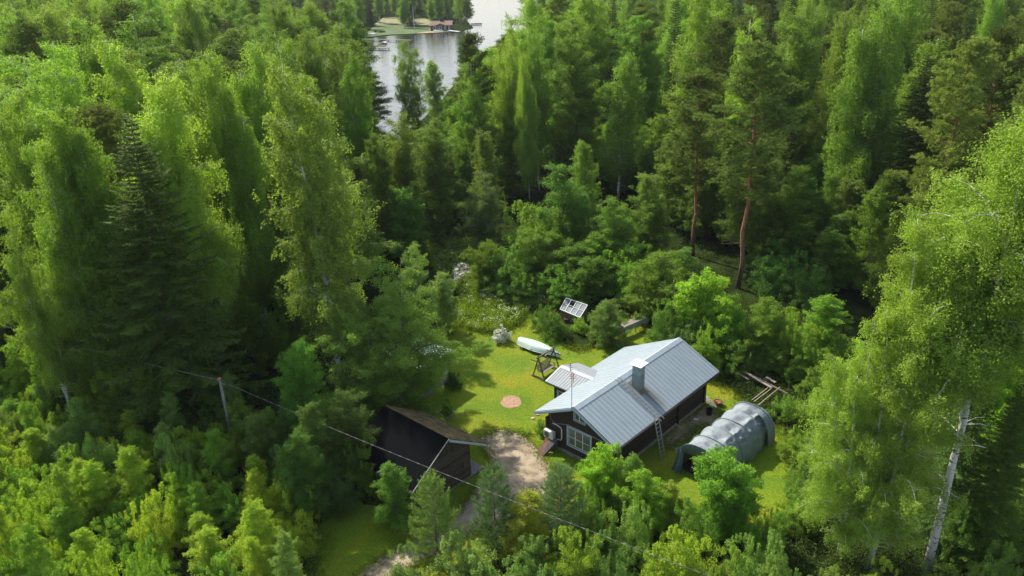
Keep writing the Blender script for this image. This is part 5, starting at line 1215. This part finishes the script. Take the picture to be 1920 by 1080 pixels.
T('broad', 297, 18, 25, 130, 'dark rounded broadleaf crown above the birches at upper left', tint=0.85)
T('birch', 352, 90, 26, 120, 'narrow birch crown between the round dark crown and the paler birches', tint=1.05)
T('birch', 655, 85, 23, 95, 'dark birch at the left edge of the lake gap', tint=0.85)
T('birch', 536, 58, 26, 130, 'birch crown behind the tall drooping birch', tint=1.0)
T('birch', 60, 250, 22, 150, 'leafy birch low at the left picture edge', tint=0.95)
T('birch', 15, 380, 18, 130, 'shorter birch at the left edge halfway down', tint=1.0)
T('broad', 560, 640, 8.5, 120, 'bright green young maple-like tree among dark trunks right of the pole', tint=(0.055, 0.165, 0.014))
TB('willow', 745, 788, 13.0, 285, 'big grey-green willow overhanging the white-roofed shelter beside the lawn', rot=1.0, tint=(0.070, 0.150, 0.020))
T('broad', 772, 462, 9.5, 85, 'pale silvery treetop rising behind the big willow', tint=(0.105, 0.18, 0.048))
T('broad', 830, 510, 6, 66, 'smaller pale silvery tree right behind the big willow', tint=(0.105, 0.18, 0.048))
T('maple', 70, 590, 9, 130, 'light green young tree at the left edge above the thicket', tint=1.0)
T('broad', 640, 735, 7.2, 125, 'dark green shrub left of the black shed, heightened to shade the lawn', tint=(0.035, 0.085, 0.014))  # this shrub and the next two are made tree-tall to shade the lawn
T('broad', 588, 752, 7.4, 120, 'dark shrub between the utility pole and the shed, heightened to shade the lawn', tint=(0.04, 0.095, 0.014))
T('broad', 556, 812, 6.6, 110, 'mid-green shrub under the cable between pole and shed, heightened to shade the lawn', tint=(0.045, 0.11, 0.014))
T('shrub', 668, 822, 4.2, 85, 'brighter green shrub touching the left eave of the black shed', tint=(0.06, 0.15, 0.012))
T('sapling', 731, 872, 4.6, 82, 'small leafy tree in front of the low black roof edge', tint=(0.06, 0.145, 0.015))
T('shrub', 490, 780, 4.2, 100, 'light shrub just right of the utility pole foot', tint=(0.06, 0.14, 0.016))
T('shrub', 540, 830, 4, 120, 'mid-green shrub below the power cable left of the shed', tint=(0.05, 0.12, 0.016))
T('shrub', 622, 868, 3.6, 90, 'dark low shrub at the corner of the shadowed lawn', tint=(0.04, 0.10, 0.02))
# centre behind the garden
T('birch', 757, 68, 20, 72, 'slender birch standing alone in front of the lake', tint=0.8)
T('slim_birch', 812, 112, 14, 44, 'thin pale young birch before the water right of the slender birch', tint=1.25)
T('birch', 866, 112, 19, 96, 'yellow-green birch right of the lake gap', tint=1.0)
T('pine', 880, 50, 23, 70, 'dark pine top at the right bank of the lake', tint=0.8)
T('birch', 948, 18, 25, 95, 'tall bright birch below the water channel', tint=1.05)
T('birch', 1005, 22, 25, 90, 'birch crown right of the tall bright one near the channel', tint=0.95)
T('weeping', 986, 96, 20.4, 62, 'narrow weeping birch with a long pale trunk in the middle of the wood', tint=1.15)
T('aspen', 1090, 28, 24.4, 140, 'large rounded blue-green aspen with two grey trunks', tint=1.0)
T('slim_birch', 1166, 100, 20, 78, 'slim birch with light tiered foliage right of the aspen', tint=1.15)
T('broad', 803, 240, 14.2, 118, 'dark dome-shaped tree standing below the lake gap', tint=(0.050, 0.095, 0.012))
T('broad', 752, 214, 14.5, 105, 'lighter tree behind the dark dome-shaped tree', tint=(0.075, 0.14, 0.018))
T('broad', 694, 250, 15, 80, 'dark tree squeezed between the tall birch and the lake gap', tint=(0.04, 0.09, 0.014))
T('slim_birch', 908, 245, 13, 60, 'young tree with a pointed top above the shadowed grass', tint=0.8)
T('birch', 905, 318, 10.5, 92, 'drooping dull green tree at the back of the shadowed grass', tint=(0.06, 0.11, 0.028))
T('maple', 750, 350, 8.8, 112, 'compact round bright green tree left of the shadowed grass', tint=(0.055, 0.14, 0.018))
T('slim_birch', 1102, 262, 12, 50, 'narrow conical young birch in front of the aspen trunks', tint=1.1)
T('broad', 1062, 308, 11.5, 135, 'blue-green pointed broadleaf tree behind the fruit trees', tint=(0.058, 0.135, 0.018))
T('pine', 1322, 122, 21, 145, 'pine with a bare orange trunk behind the bright maple', var=0, tint=1.0)
T('pine', 1427, 60, 25, 185, 'tallest pine with a long reddish trunk right of centre', var=1, tint=1.1)
T('spruce', 1480, 205, 16, 125, 'dark spruce half hidden right of the tallest pine', tint=0.9)
T('shrub', 1000, 378, 7.5, 150, 'yellow-green tree mound at the left of the fruit trees', tint=(0.07, 0.155, 0.012))
T('apple', 905, 455, 5.2, 90, 'small green fruit tree beside the white flowering patch', tint=1.0)
T('apple', 1003, 428, 6.0, 130, 'leafy fruit tree behind the meadow flowers', tint=1.05)
T('apple', 1105, 464, 4.6, 150, 'wide dark-centred fruit tree above the greenhouse', tint=0.95)
T('broad', 1150, 372, 9, 115, 'green broadleaf tree between the aspen and the fruit trees', tint=(0.062, 0.145, 0.016))
T('broad', 1218, 330, 10, 110, 'soft green tree left of the orange-trunked pine', tint=(0.058, 0.135, 0.016))
T('apple', 1238, 478, 6, 160, 'low spreading green tree right below the orange pine trunk', tint=1.0)
T('apple', 1222, 530, 3.4, 105, 'small tree behind the table with the torn tarpaulin', tint=1.0)
T('maple', 1330, 498, 7.4, 135, 'brightest yellow-green maple right behind the far end of the house', tint=(0.105, 0.22, 0.010))
T('maple', 1375, 560, 6, 80, 'lower bright green tree at the right of the yellow-green maple', tint=(0.075, 0.18, 0.012))
T('shrub', 1255, 565, 4.2, 90, 'green shrub between the small tree and the yellow-green maple', tint=(0.06, 0.13, 0.018))
T('shrub', 1290, 600, 3.4, 90, 'grey-green shrub just behind the far roof corner', tint=(0.055, 0.11, 0.03))
T('apple', 1140, 566, 4.1, 92, 'grey-green small tree with some white flowers beside the upturned boat', tint=(0.075, 0.14, 0.03))
T('bush', 1038, 582, 2.2, 92, 'dense rounded dark bush behind the upturned boat', tint=(0.045, 0.105, 0.010))
T('flower_bush', 939, 614, 1.35, 36, 'small round bush covered in white blossom on the lawn')
T('small_bush', 838, 752, 1.25, 29, 'small round green bush in the timber-edged bed')
T('bush', 845, 700, 1.3, 42, 'dark bush at the foot of the white shelter post', tint=(0.03, 0.08, 0.016))
T('bush', 1012, 790, 1.1, 42, 'leafy bush against the front left corner of the house', tint=(0.075, 0.155, 0.012))
T('small_bush', 1031, 812, 1.2, 20, 'thin yellowish plant next to the rusty folded sheet', tint=(0.12, 0.16, 0.02))
T('flower_bush', 868, 497, 1.6, 52, 'large pale flowering bush at the far end of the meadow', tint=(0.08, 0.12, 0.05))
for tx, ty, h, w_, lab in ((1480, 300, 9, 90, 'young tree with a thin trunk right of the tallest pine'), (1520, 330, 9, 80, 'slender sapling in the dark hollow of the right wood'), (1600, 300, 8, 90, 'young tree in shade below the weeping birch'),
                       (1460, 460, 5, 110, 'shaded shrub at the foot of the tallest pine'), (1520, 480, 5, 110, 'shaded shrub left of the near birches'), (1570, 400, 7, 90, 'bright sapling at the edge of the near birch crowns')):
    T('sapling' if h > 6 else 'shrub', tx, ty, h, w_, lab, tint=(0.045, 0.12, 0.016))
for k_, (tx, ty, h, w_, kd, lab) in enumerate([(1440, 560, 6, 110, 'broad', 'green tree just right of the tallest pine foot'), (1500, 590, 5, 110, 'shrub', 'leafy bush above the woodpile'), (1450, 620, 3.5, 100, 'shrub', 'bush left above the woodpile'),
        (1522, 640, 3.6, 100, 'shrub', 'bush at the right end of the woodpile'), (1560, 555, 6, 110, 'sapling', 'young tree left of the hanging birch branches'), (1400, 640, 3, 80, 'shrub', 'bush behind the far house corner near the woodpile'),
        (1490, 745, 1.7, 90, 'bush', 'low bush right of the pale leaning poles'), (1510, 805, 2.6, 90, 'shrub', 'bush right of the tent where the lawn ends'), (1525, 870, 3, 100, 'shrub', 'bush at the right rim of the lawn below the tent'), (1500, 930, 2.4, 90, 'shrub', 'bush at the lower right corner of the lawn'), (1082, 598, 1.5, 50, 'bush', 'small bush at the right foot of the greenhouse'), (1546, 790, 4, 90, 'sapling', 'thin young tree between the tent and the near birches'), (1545, 700, 2.6, 90, 'shrub', 'bush where the plank pile meets the birches'), (1330, 610, 4.2, 80, 'shrub', 'bush at the foot of the brightest maple'),
        (950, 470, 5, 120, 'shrub', 'green bush mound left of the garden fruit trees'), (1062, 505, 3.6, 110, 'shrub', 'bush above the tilted glass lid'), (1180, 468, 5, 130, 'shrub', 'broad green bush between greenhouse and table'),
        (1300, 540, 4, 110, 'shrub', 'bush left of the brightest maple'), (990, 505, 3.4, 100, 'shrub', 'bush at the upper edge of the meadow'), (1140, 430, 6, 110, 'broad', 'light tree in the row behind the garden'), (1280, 470, 5.5, 110, 'broad', 'light tree at the foot of the orange-trunked pine')]):
    T(kd, tx, ty, h, w_, lab, tint=[(0.062, 0.15, 0.012), (0.08, 0.175, 0.012), (0.055, 0.135, 0.018)][k_ % 3])
# right wood
T('weeping', 1662, -8, 27, 185, 'large weeping birch with soft hanging twigs at the upper right', tint=0.92)
T('weeping', 1500, -10, 26, 120, 'weeping birch just left of the large one at the upper right', tint=0.9)
T('birch', 1408, 22, 25, 110, 'yellowish birch crown behind the tallest pine', tint=1.15)
T('spruce', 1752, 95, 22, 190, 'dark layered spruce between the weeping birch and the right pine', tint=0.95)
T('full_pine', 1832, 55, 25, 165, 'sunlit pine top with a forked orange trunk at the right', var=1, tint=(0.095, 0.155, 0.026))  # bright sunlight on this crown is put into its paler needle tint
T('full_pine', 1935, 125, 24, 150, 'pine branch reaching in from the right picture edge', var=2, tint=1.2)
TB('tall_birch', 1735, 1078, 25.5, 300, 'nearest birch with a thick white trunk at the lower right', var=0, rot=0.5)
TB('near_birch', 1628, 1068, 20.8, 250, 'near birch with thin white stems left of the thick-trunked one', var=1, rot=2.5)
TB('near_birch', 1572, 1045, 15.5, 215, 'lower near birch whose branches hang toward the tent', var=0, rot=4.0)
T('spruce', 1872, 545, 16, 150, 'dark green spruce behind the thick white birch trunk', tint=(0.034, 0.085, 0.016))
T('maple', 1905, 640, 9, 100, 'bright leafy tree at the right picture edge below the birch crown', tint=0.95)
# front row
TB('young_pine', 822, 1062, 6.3, 112, 'bushy light green young pine in front of the shed gable', var=0)
TB('young_pine', 932, 1040, 6.2, 108, 'darker bluish young pine beside the gravel track', var=1, tint=(0.055, 0.115, 0.035))
TB('young_pine', 1052, 1030, 5.8, 125, 'thin young pine with upright shoots below the house gable', var=0, tint=(0.06, 0.12, 0.038))
T('sapling', 985, 922, 5, 105, 'yellow-green young birch between two young pines', tint=(0.125, 0.18, 0.012))
T('maple', 1125, 826, 5.4, 100, 'bright maple in front of the large house window', tint=(0.115, 0.225, 0.012))
T('sapling', 1185, 855, 5, 70, 'green young tree below the house eave corner', tint=(0.06, 0.14, 0.02))
T('maple', 1215, 880, 5, 105, 'bright young maple right of the house eave corner', tint=(0.085, 0.20, 0.012))
T('maple', 1375, 836, 6.4, 142, 'large rounded bright maple in front of the tent', tint=(0.078, 0.185, 0.014))
T('sapling', 1262, 902, 3.6, 80, 'small yellowish tree between the ladder and the tent', tint=(0.11, 0.17, 0.014))
FR = [(760, 1045, 3.5, 120, (0.07, 0.14, 0.03), 'pale green shrub left of the centre at the bottom edge'), (870, 1020, 4, 150, (0.11, 0.19, 0.045), 'whitish green bush at the bottom below the light young pine'),
      (1000, 1030, 3.6, 130, (0.075, 0.155, 0.03), 'pale bush at the bottom below the yellow-green birch'), (1075, 985, 4.4, 130, (0.10, 0.19, 0.014), 'yellow-green bush crossed by the cable at the bottom'),
      (1150, 1010, 4, 110, (0.055, 0.13, 0.025), 'bluish bush right of the cable-crossed one'), (1175, 945, 4.5, 120, (0.085, 0.17, 0.03), 'light-leaved bush below the bright young maple'),
      (1285, 985, 4.8, 170, (0.125, 0.205, 0.012), 'widest yellow bush at the bottom right of centre'), (1250, 1050, 3.6, 140, (0.12, 0.20, 0.015), 'low yellow bush touching the bottom edge'),
      (1310, 940, 4, 110, (0.06, 0.14, 0.015), 'darker green bush left of the large rounded maple foot'), (1420, 1005, 4.2, 130, (0.09, 0.17, 0.03), 'light bush right of the widest yellow bush'),
      (1470, 1040, 4, 120, (0.085, 0.165, 0.03), 'pale bush at the bottom near the birches'), (1445, 960, 3.6, 80, (0.07, 0.16, 0.016), 'small bush between the maple and the birches'),
      (1110, 930, 4.2, 95, (0.06, 0.135, 0.02), 'bush tucked under the bright maple by the window'), (1375, 1050, 3.5, 120, (0.10, 0.185, 0.02), 'bright bush at the bottom below the rounded maple'),
      (930, 1070, 3.4, 120, (0.09, 0.17, 0.03), 'pale bush cut by the bottom edge below the dark young pine'), (1560, 1070, 3.5, 120, (0.08, 0.155, 0.02), 'bush at the foot of the near birches'), (1660, 1068, 3.2, 110, (0.11, 0.19, 0.014), 'yellow bush between the birch trunks at the bottom'),
      (1800, 1060, 3.2, 120, (0.075, 0.15, 0.016), 'bush right of the thick white trunk foot'), (1880, 1040, 4, 130, (0.06, 0.13, 0.02), 'dark bush in the bottom right corner'),
      (1830, 930, 4.5, 120, (0.05, 0.12, 0.014), 'shaded bush beside the thick white trunk'), (1900, 900, 5, 120, (0.06, 0.14, 0.012), 'bush at the right picture edge above the corner')]
T('spruce', 1915, 700, 12, 170, 'young spruce at the right picture edge', tint=(0.036, 0.09, 0.010))
T('maple', 1890, 760, 8, 110, 'bright young tree leaning in at the right edge below the spruce', tint=0.9)
for tx, ty, h, w_, col, lab in FR: T('shrub', tx, ty, h, w_, lab, tint=col)
# the bright thicket at the lower left: many shrubs and saplings, none of which can be told from its neighbours
g = np.random.default_rng(77)
THK = []
for _ in range(2600):
    px, py = g.uniform(-40, 640), g.uniform(690, 1150)
    lim = 1010 if px > 590 else (0 if px < 560 else 0)
    edge = 740 + (px / 600) * 120
    if py < edge or (px > 560 and py > 930) or (px > 600): continue
    P = at(px, py, 0)[:2]
    if any((P[0] - a) ** 2 + (P[1] - b) ** 2 < 1.72 ** 2 for a, b in THK): continue
    THK.append(P)
for i, P in enumerate(THK):
    px, py = proj((P[0], P[1], 0)); near = (py - 740) / 340
    h = g.uniform(2.6, 4.6); kind = 'shrub' if g.random() < 0.68 else 'sapling'
    if kind == 'sapling': h *= 1.25
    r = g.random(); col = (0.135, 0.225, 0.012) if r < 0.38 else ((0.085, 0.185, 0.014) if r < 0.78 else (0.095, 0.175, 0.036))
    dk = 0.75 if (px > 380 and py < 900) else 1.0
    tone = 'yellow-green' if r < 0.38 else 'fresh green' if r < 0.78 else 'greyish green'
    zl = ('at the left edge' if px < 110 else 'near the left edge' if px < 260 else 'below and left of the pole' if px < 400 else 'below and right of the pole') + (' at the top of the thicket' if py < 860 else ' in the middle of the thicket' if py < 985 else ' at the bottom edge')
    kn = 'shrub' if kind == 'shrub' else 'young tree'
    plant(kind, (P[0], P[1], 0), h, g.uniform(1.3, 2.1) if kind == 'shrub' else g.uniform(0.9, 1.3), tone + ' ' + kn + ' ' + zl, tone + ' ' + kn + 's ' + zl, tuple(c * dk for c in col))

# ------------------------------------------------------------------ the forest
g = np.random.default_rng(31)
def gap_limit(px):
    """highest the crowns may reach in the photograph where the lake shows between the trees"""
    pts = [(660, -200), (684, 70), (700, 235), (735, 250), (790, 215), (835, 150), (862, 92), (890, 84), (930, 66), (955, 30), (975, -200)]
    return np.interp(px, [a for a, b in pts], [b for a, b in pts])
def base_limit(px):
    pts = [(-400, 700), (0, 690), (330, 700), (520, 700), (620, 610), (680, 480), (720, 430), (850, 410), (940, 380), (1020, 345), (1150, 355), (1250, 430), (1330, 470), (1430, 520), (1500, 530), (1620, 560), (1750, 700), (1850, 900), (2100, 1150)]
    return np.interp(px, [a for a, b in pts], [b for a, b in pts])
counts = {}
SUNNY = shore_px([(860, 625), (1000, 600), (1040, 640), (1200, 600), (1340, 690), (1000, 830), (900, 830), (835, 770)])
grid = [(a, b, r) for a, b, r, h in PLANTED]
cand = []
for _ in range(60000):
    y = 35 + 255 * g.random() ** 0.95; x = g.uniform(-0.85, 0.80) * (y + 25)
    if y > 200 and x > -10: y = 35 + 165 * g.random()
    cand.append((x, y))
nfor = 0
for x, y in cand:
    if nfor > 1150: break
    px, py = proj((x, y, 0))
    if py > base_limit(px) or px < -380 or px > 2250: continue
    if in_poly(np.array([x]), np.array([y]), LAKE)[0] or seg_dist(np.array([x]), np.array([y]), LAKE)[0] < 1.5: continue
    h = g.uniform(22, 29) if y > 70 else g.uniform(21, 26)
    # keep a hollow edge: shorter growth right at the clearing
    edge = base_limit(px) - py
    if edge < 60 and px > 640: h *= g.uniform(0.35, 0.7)
    z0 = float(gz(x, y)); tx, ty = proj((x, y, h + z0))
    wpx = 4.2 / math.hypot(x, y) * FPX * 0.55; lim = max(gap_limit(px), gap_limit(tx - wpx), gap_limit(tx + wpx), gap_limit(tx))
    while ty < lim and h > 5: h -= 1.0; ty = proj((x, y, h + z0))[1]
    if h <= 5.5: continue
    while h > 6:      # the lawn lies in the sun: nothing tall may throw its shade there
        tt = np.linspace(0.15, 1, 12) * h / math.tan(SUN_EL); sx_, sy_ = x - tt * math.cos(SUN_AZ), y - tt * math.sin(SUN_AZ)
        if not in_poly(sx_, sy_, SUNNY).any(): break
        h -= 1.5
    if h <= 6: continue
    # unseen gap left in the planting so that sun reaches the thicket
    if px < -60 and 480 < py < 1200: continue
    if ty < -260 and py < 40: continue
    sp = 2.6 + 0.12 * h + 0.010 * y
    if h < 12: sp *= 0.75
    if px < 680 and y < 85: sp *= 0.8
    if any(abs(a - x) < sp + 0.3 * r and abs(b - y) < sp + 0.3 * r and (a - x) ** 2 + (b - y) ** 2 < (sp + 0.25 * r) ** 2 for a, b, r in grid): continue
    u = g.random(); wob = math.sin(x * 0.07 + 1) + math.sin(y * 0.05 + x * 0.03)
    if px < 660: kind = ('birch' if u < .50 else 'weeping' if u < .68 else 'pine' if u < .82 else 'spruce' if u < .92 else 'aspen') if py > 120 else ('birch' if u < .35 else 'pine' if u < .80 else 'spruce')
    elif px < 1250: kind = 'birch' if u < .30 else 'aspen' if u < .62 else 'weeping' if u < .74 else 'spruce' if u < .90 else 'pine'
    else: kind = 'spruce' if u < .30 else 'pine' if u < .52 else 'weeping' if u < .68 else 'birch' if u < .85 else 'aspen'
    if kind == 'spruce' and px < 660 and y < 95: kind = 'birch'
    if h < 13: kind = 'broad' if u < .5 else 'slim_birch' if u < .75 else 'sapling'
    cap_ = {'birch': 150, 'weeping': 110, 'spruce': 250, 'pine': 230, 'aspen': 250}.get(kind, 200)
    if counts.get(kind, 0) >= cap_: kind = 'aspen' if counts.get('aspen', 0) < 250 else 'pine' if counts.get('pine', 0) < 250 else None
    if kind is None: continue
    counts[kind] = counts.get(kind, 0) + 1
    zx = ('at the far left edge' if px < 130 else 'above the dark drooping spruce' if px < 400 else 'behind the tall drooping birch') if px < 690 else ('below the lake' if px < 930 else 'around the big aspen' if px < 1180 else 'behind the two tall pines' if px < 1480 else 'around the large weeping birch' if px < 1760 else 'at the upper right corner')
    rank = 'in the front rank' if y < 75 else 'in the second rank' if y < 100 else 'in the middle of the wood' if y < 140 else 'deep in the wood' if y < 190 else 'in the farthest rows'
    zone = rank + ' ' + zx
    nmk = {'birch': 'birch', 'weeping': 'weeping birch', 'pine': 'pine', 'spruce': 'spruce', 'aspen': 'aspen', 'broad': 'low broadleaf tree', 'slim_birch': 'slender young birch', 'sapling': 'sapling'}[kind]
    plant(kind, (x, y, z0), h, (g.uniform(4.8, 6.6) if px < 690 and y < 150 else g.uniform(4.2, 6.0)) * (0.75 if kind in ('spruce', 'pine') else 1) if h > 13 else g.uniform(1.8, 3.0), nmk + ' ' + zone, nmk + ' trees ' + zone, float(1.0 + 0.16 * wob))
    grid.append((x, y, 1.0)); nfor += 1
print('forest trees', nfor, counts)
# lower growth filling the wood's shade
nlow = 0
for _ in range(9000):
    if nlow > 260: break
    y = g.uniform(45, 110); x = g.uniform(-0.75, 0.7) * (y + 20); px, py = proj((x, y, 0))
    if py > base_limit(px) + (15 if px < 600 else 8) or px < -30 or px > 1960: continue
    if any((a - x) ** 2 + (b - y) ** 2 < (1.6 + 0.3 * r) ** 2 for a, b, r in grid): continue
    h = g.uniform(4, 10); ty = proj((x, y, h))[1]
    if ty < gap_limit(px): continue
    kind = 'broad' if h > 8 else 'sapling' if g.random() < .5 else 'shrub'; h = min(h, 5.5) if kind == 'shrub' else h
    zx = 'at the far left' if px < 200 else 'around the drooping spruce' if px < 420 else 'below the tall drooping birch' if px < 690 else 'near the shadowed grass' if px < 950 else 'behind the garden' if px < 1250 else 'around the tall pines' if px < 1500 else 'in the hollow of the right wood' if px < 1750 else 'at the far right'
    zx += ' near the clearing' if y < 70 else ' farther in'
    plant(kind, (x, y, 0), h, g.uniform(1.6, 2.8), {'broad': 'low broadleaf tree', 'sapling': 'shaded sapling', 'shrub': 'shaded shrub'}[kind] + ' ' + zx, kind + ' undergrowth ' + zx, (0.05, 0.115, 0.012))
    grid.append((x, y, 1.6)); nlow += 1
# trees on the far shore
FS = []
for _ in range(4000):
    px = g.uniform(560, 905); d = g.uniform(0, 1)
    P = at(px, 60, 0)[:2]; yy = g.uniform(P[1] - 60, P[1] + 330); xx = P[0] * yy / P[1] 
    if in_poly(np.array([xx]), np.array([yy]), LAKE)[0] or seg_dist(np.array([xx]), np.array([yy]), LAKE)[0] < 3: continue
    qx, qy = proj((xx, yy, 0))
    if qy > 62 and qx > 690: continue
    if 688 < qx < 800 and 34 < qy < 64 and not (g.random() < 0.3 and (qy < 44 or 46 < qy < 52)): continue
    if 790 < qx < 865 and qy > 46: continue
    if yy < 300: continue
    if any((a - xx) ** 2 + (b - yy) ** 2 < 42 for a, b in FS): continue
    FS.append((xx, yy))
    if len(FS) > 230: break
for xx, yy in FS:
    u = g.random(); kind = 'birch' if u < .42 else 'aspen' if u < .62 else 'pine' if u < .88 else 'spruce'
    plant(kind, (xx, yy, 0), g.uniform(15, 22), g.uniform(3.2, 4.6), {'birch': 'birch', 'aspen': 'aspen', 'pine': 'pine', 'spruce': 'spruce'}[kind] + ' on the far shore of the lake', 'far shore ' + kind + ' trees', 0.95)
for px_, py_, w_, lab in ((715, 60.5, 17, 'longer low clipped bush on the far shore lawn'), (703, 60.5, 9, 'short dark bush left of the longer one on the far shore lawn')):
    TB('bush', px_, py_, 1.3, w_, lab, tint=(0.03, 0.075, 0.015))

# ------------------------------------------------------------------ separate pieces become parts of their own
SPLIT = {'gable': 'gable', 'bargeboard': 'bargeboard', 'cap_posts': 'cap_post', 'bracket': 'bracket', 'rungs': 'rung', 'beams': 'beam', 'feet': 'foot', 'piles': 'pile',
         'porch_trim': 'porch_trim', 'wall_fittings': 'wall_fitting', 'battens': 'batten', 'hanger': 'hanger', 'bench': 'bench', 'curtain': 'curtain', 'eave_board': 'eave_board', 'eave_tabs': 'eave_tab', 'soffit': 'soffit',
         'hoops': 'hoop', 'armrest': 'armrest', 'gunwale': 'gunwale', 'planks': 'plank_board', 'seat': 'seat', 'leg': 'leg', 'stored_boxes': 'stored_box', 'wall': 'wall', 'footing': 'footing', 'porch_flashing': 'porch_flashing', 'ridge_flashing': 'ridge_flashing'}
for o in [k for k in bpy.data.objects if k.type == 'MESH' and k.name.split('.')[0] in SPLIT]:
    me = o.data; nv = len(me.vertices)
    if nv > 4000: continue
    par = list(range(nv))
    def find(a):
        while par[a] != a: par[a] = par[par[a]]; a = par[a]
        return a
    for e in me.edges:
        a, b = find(e.vertices[0]), find(e.vertices[1])
        if a != b: par[a] = b
    comp = {}
    for pl in me.polygons: comp.setdefault(find(pl.vertices[0]), []).append(tuple(pl.vertices))
    if not 2 <= len(comp) <= 60: continue
    nm = SPLIT[o.name.split('.')[0]]; sm = me.polygons[0].use_smooth
    for fs in comp.values():
        ids = sorted({v for f in fs for v in f}); mp_ = {v: i for i, v in enumerate(ids)}
        m2 = bpy.data.meshes.new(nm); m2.from_pydata([me.vertices[v].co[:] for v in ids], [], [tuple(mp_[v] for v in f) for f in fs]); m2.update()
        m2.materials.append(me.materials[0])
        if sm: m2.polygons.foreach_set('use_smooth', np.ones(len(m2.polygons), bool))
        c2 = bpy.data.objects.new(nm, m2); C.objects.link(c2); c2.parent = o.parent; c2.location = o.location; c2.rotation_euler = o.rotation_euler
        for kk in ('label', 'category', 'group'):
            if kk in o and o.parent is None: c2[kk] = o[kk]
    for ch_ in list(o.children): ch_.parent = o.parent
    bpy.data.objects.remove(o)

# ------------------------------------------------------------------ the air: far woods fade slightly
hz = MB().box(-1150, 1150, -120, 1300, -5, 36).build('haze', None)
tag(hz, kind='stuff')
hm = bpy.data.materials.new('thin_haze'); hm.use_nodes = True; hn = hm.node_tree.nodes
hn.remove(hn['Principled BSDF']); pv_ = hn.new('ShaderNodeVolumePrincipled'); pv_.inputs['Color'].default_value = (0.86, 0.92, 1.0, 1); pv_.inputs['Density'].default_value = 0.00009
hm.node_tree.links.new(pv_.outputs[0], hn['Material Output'].inputs['Volume']); hz.data.materials.clear(); hz.data.materials.append(hm)
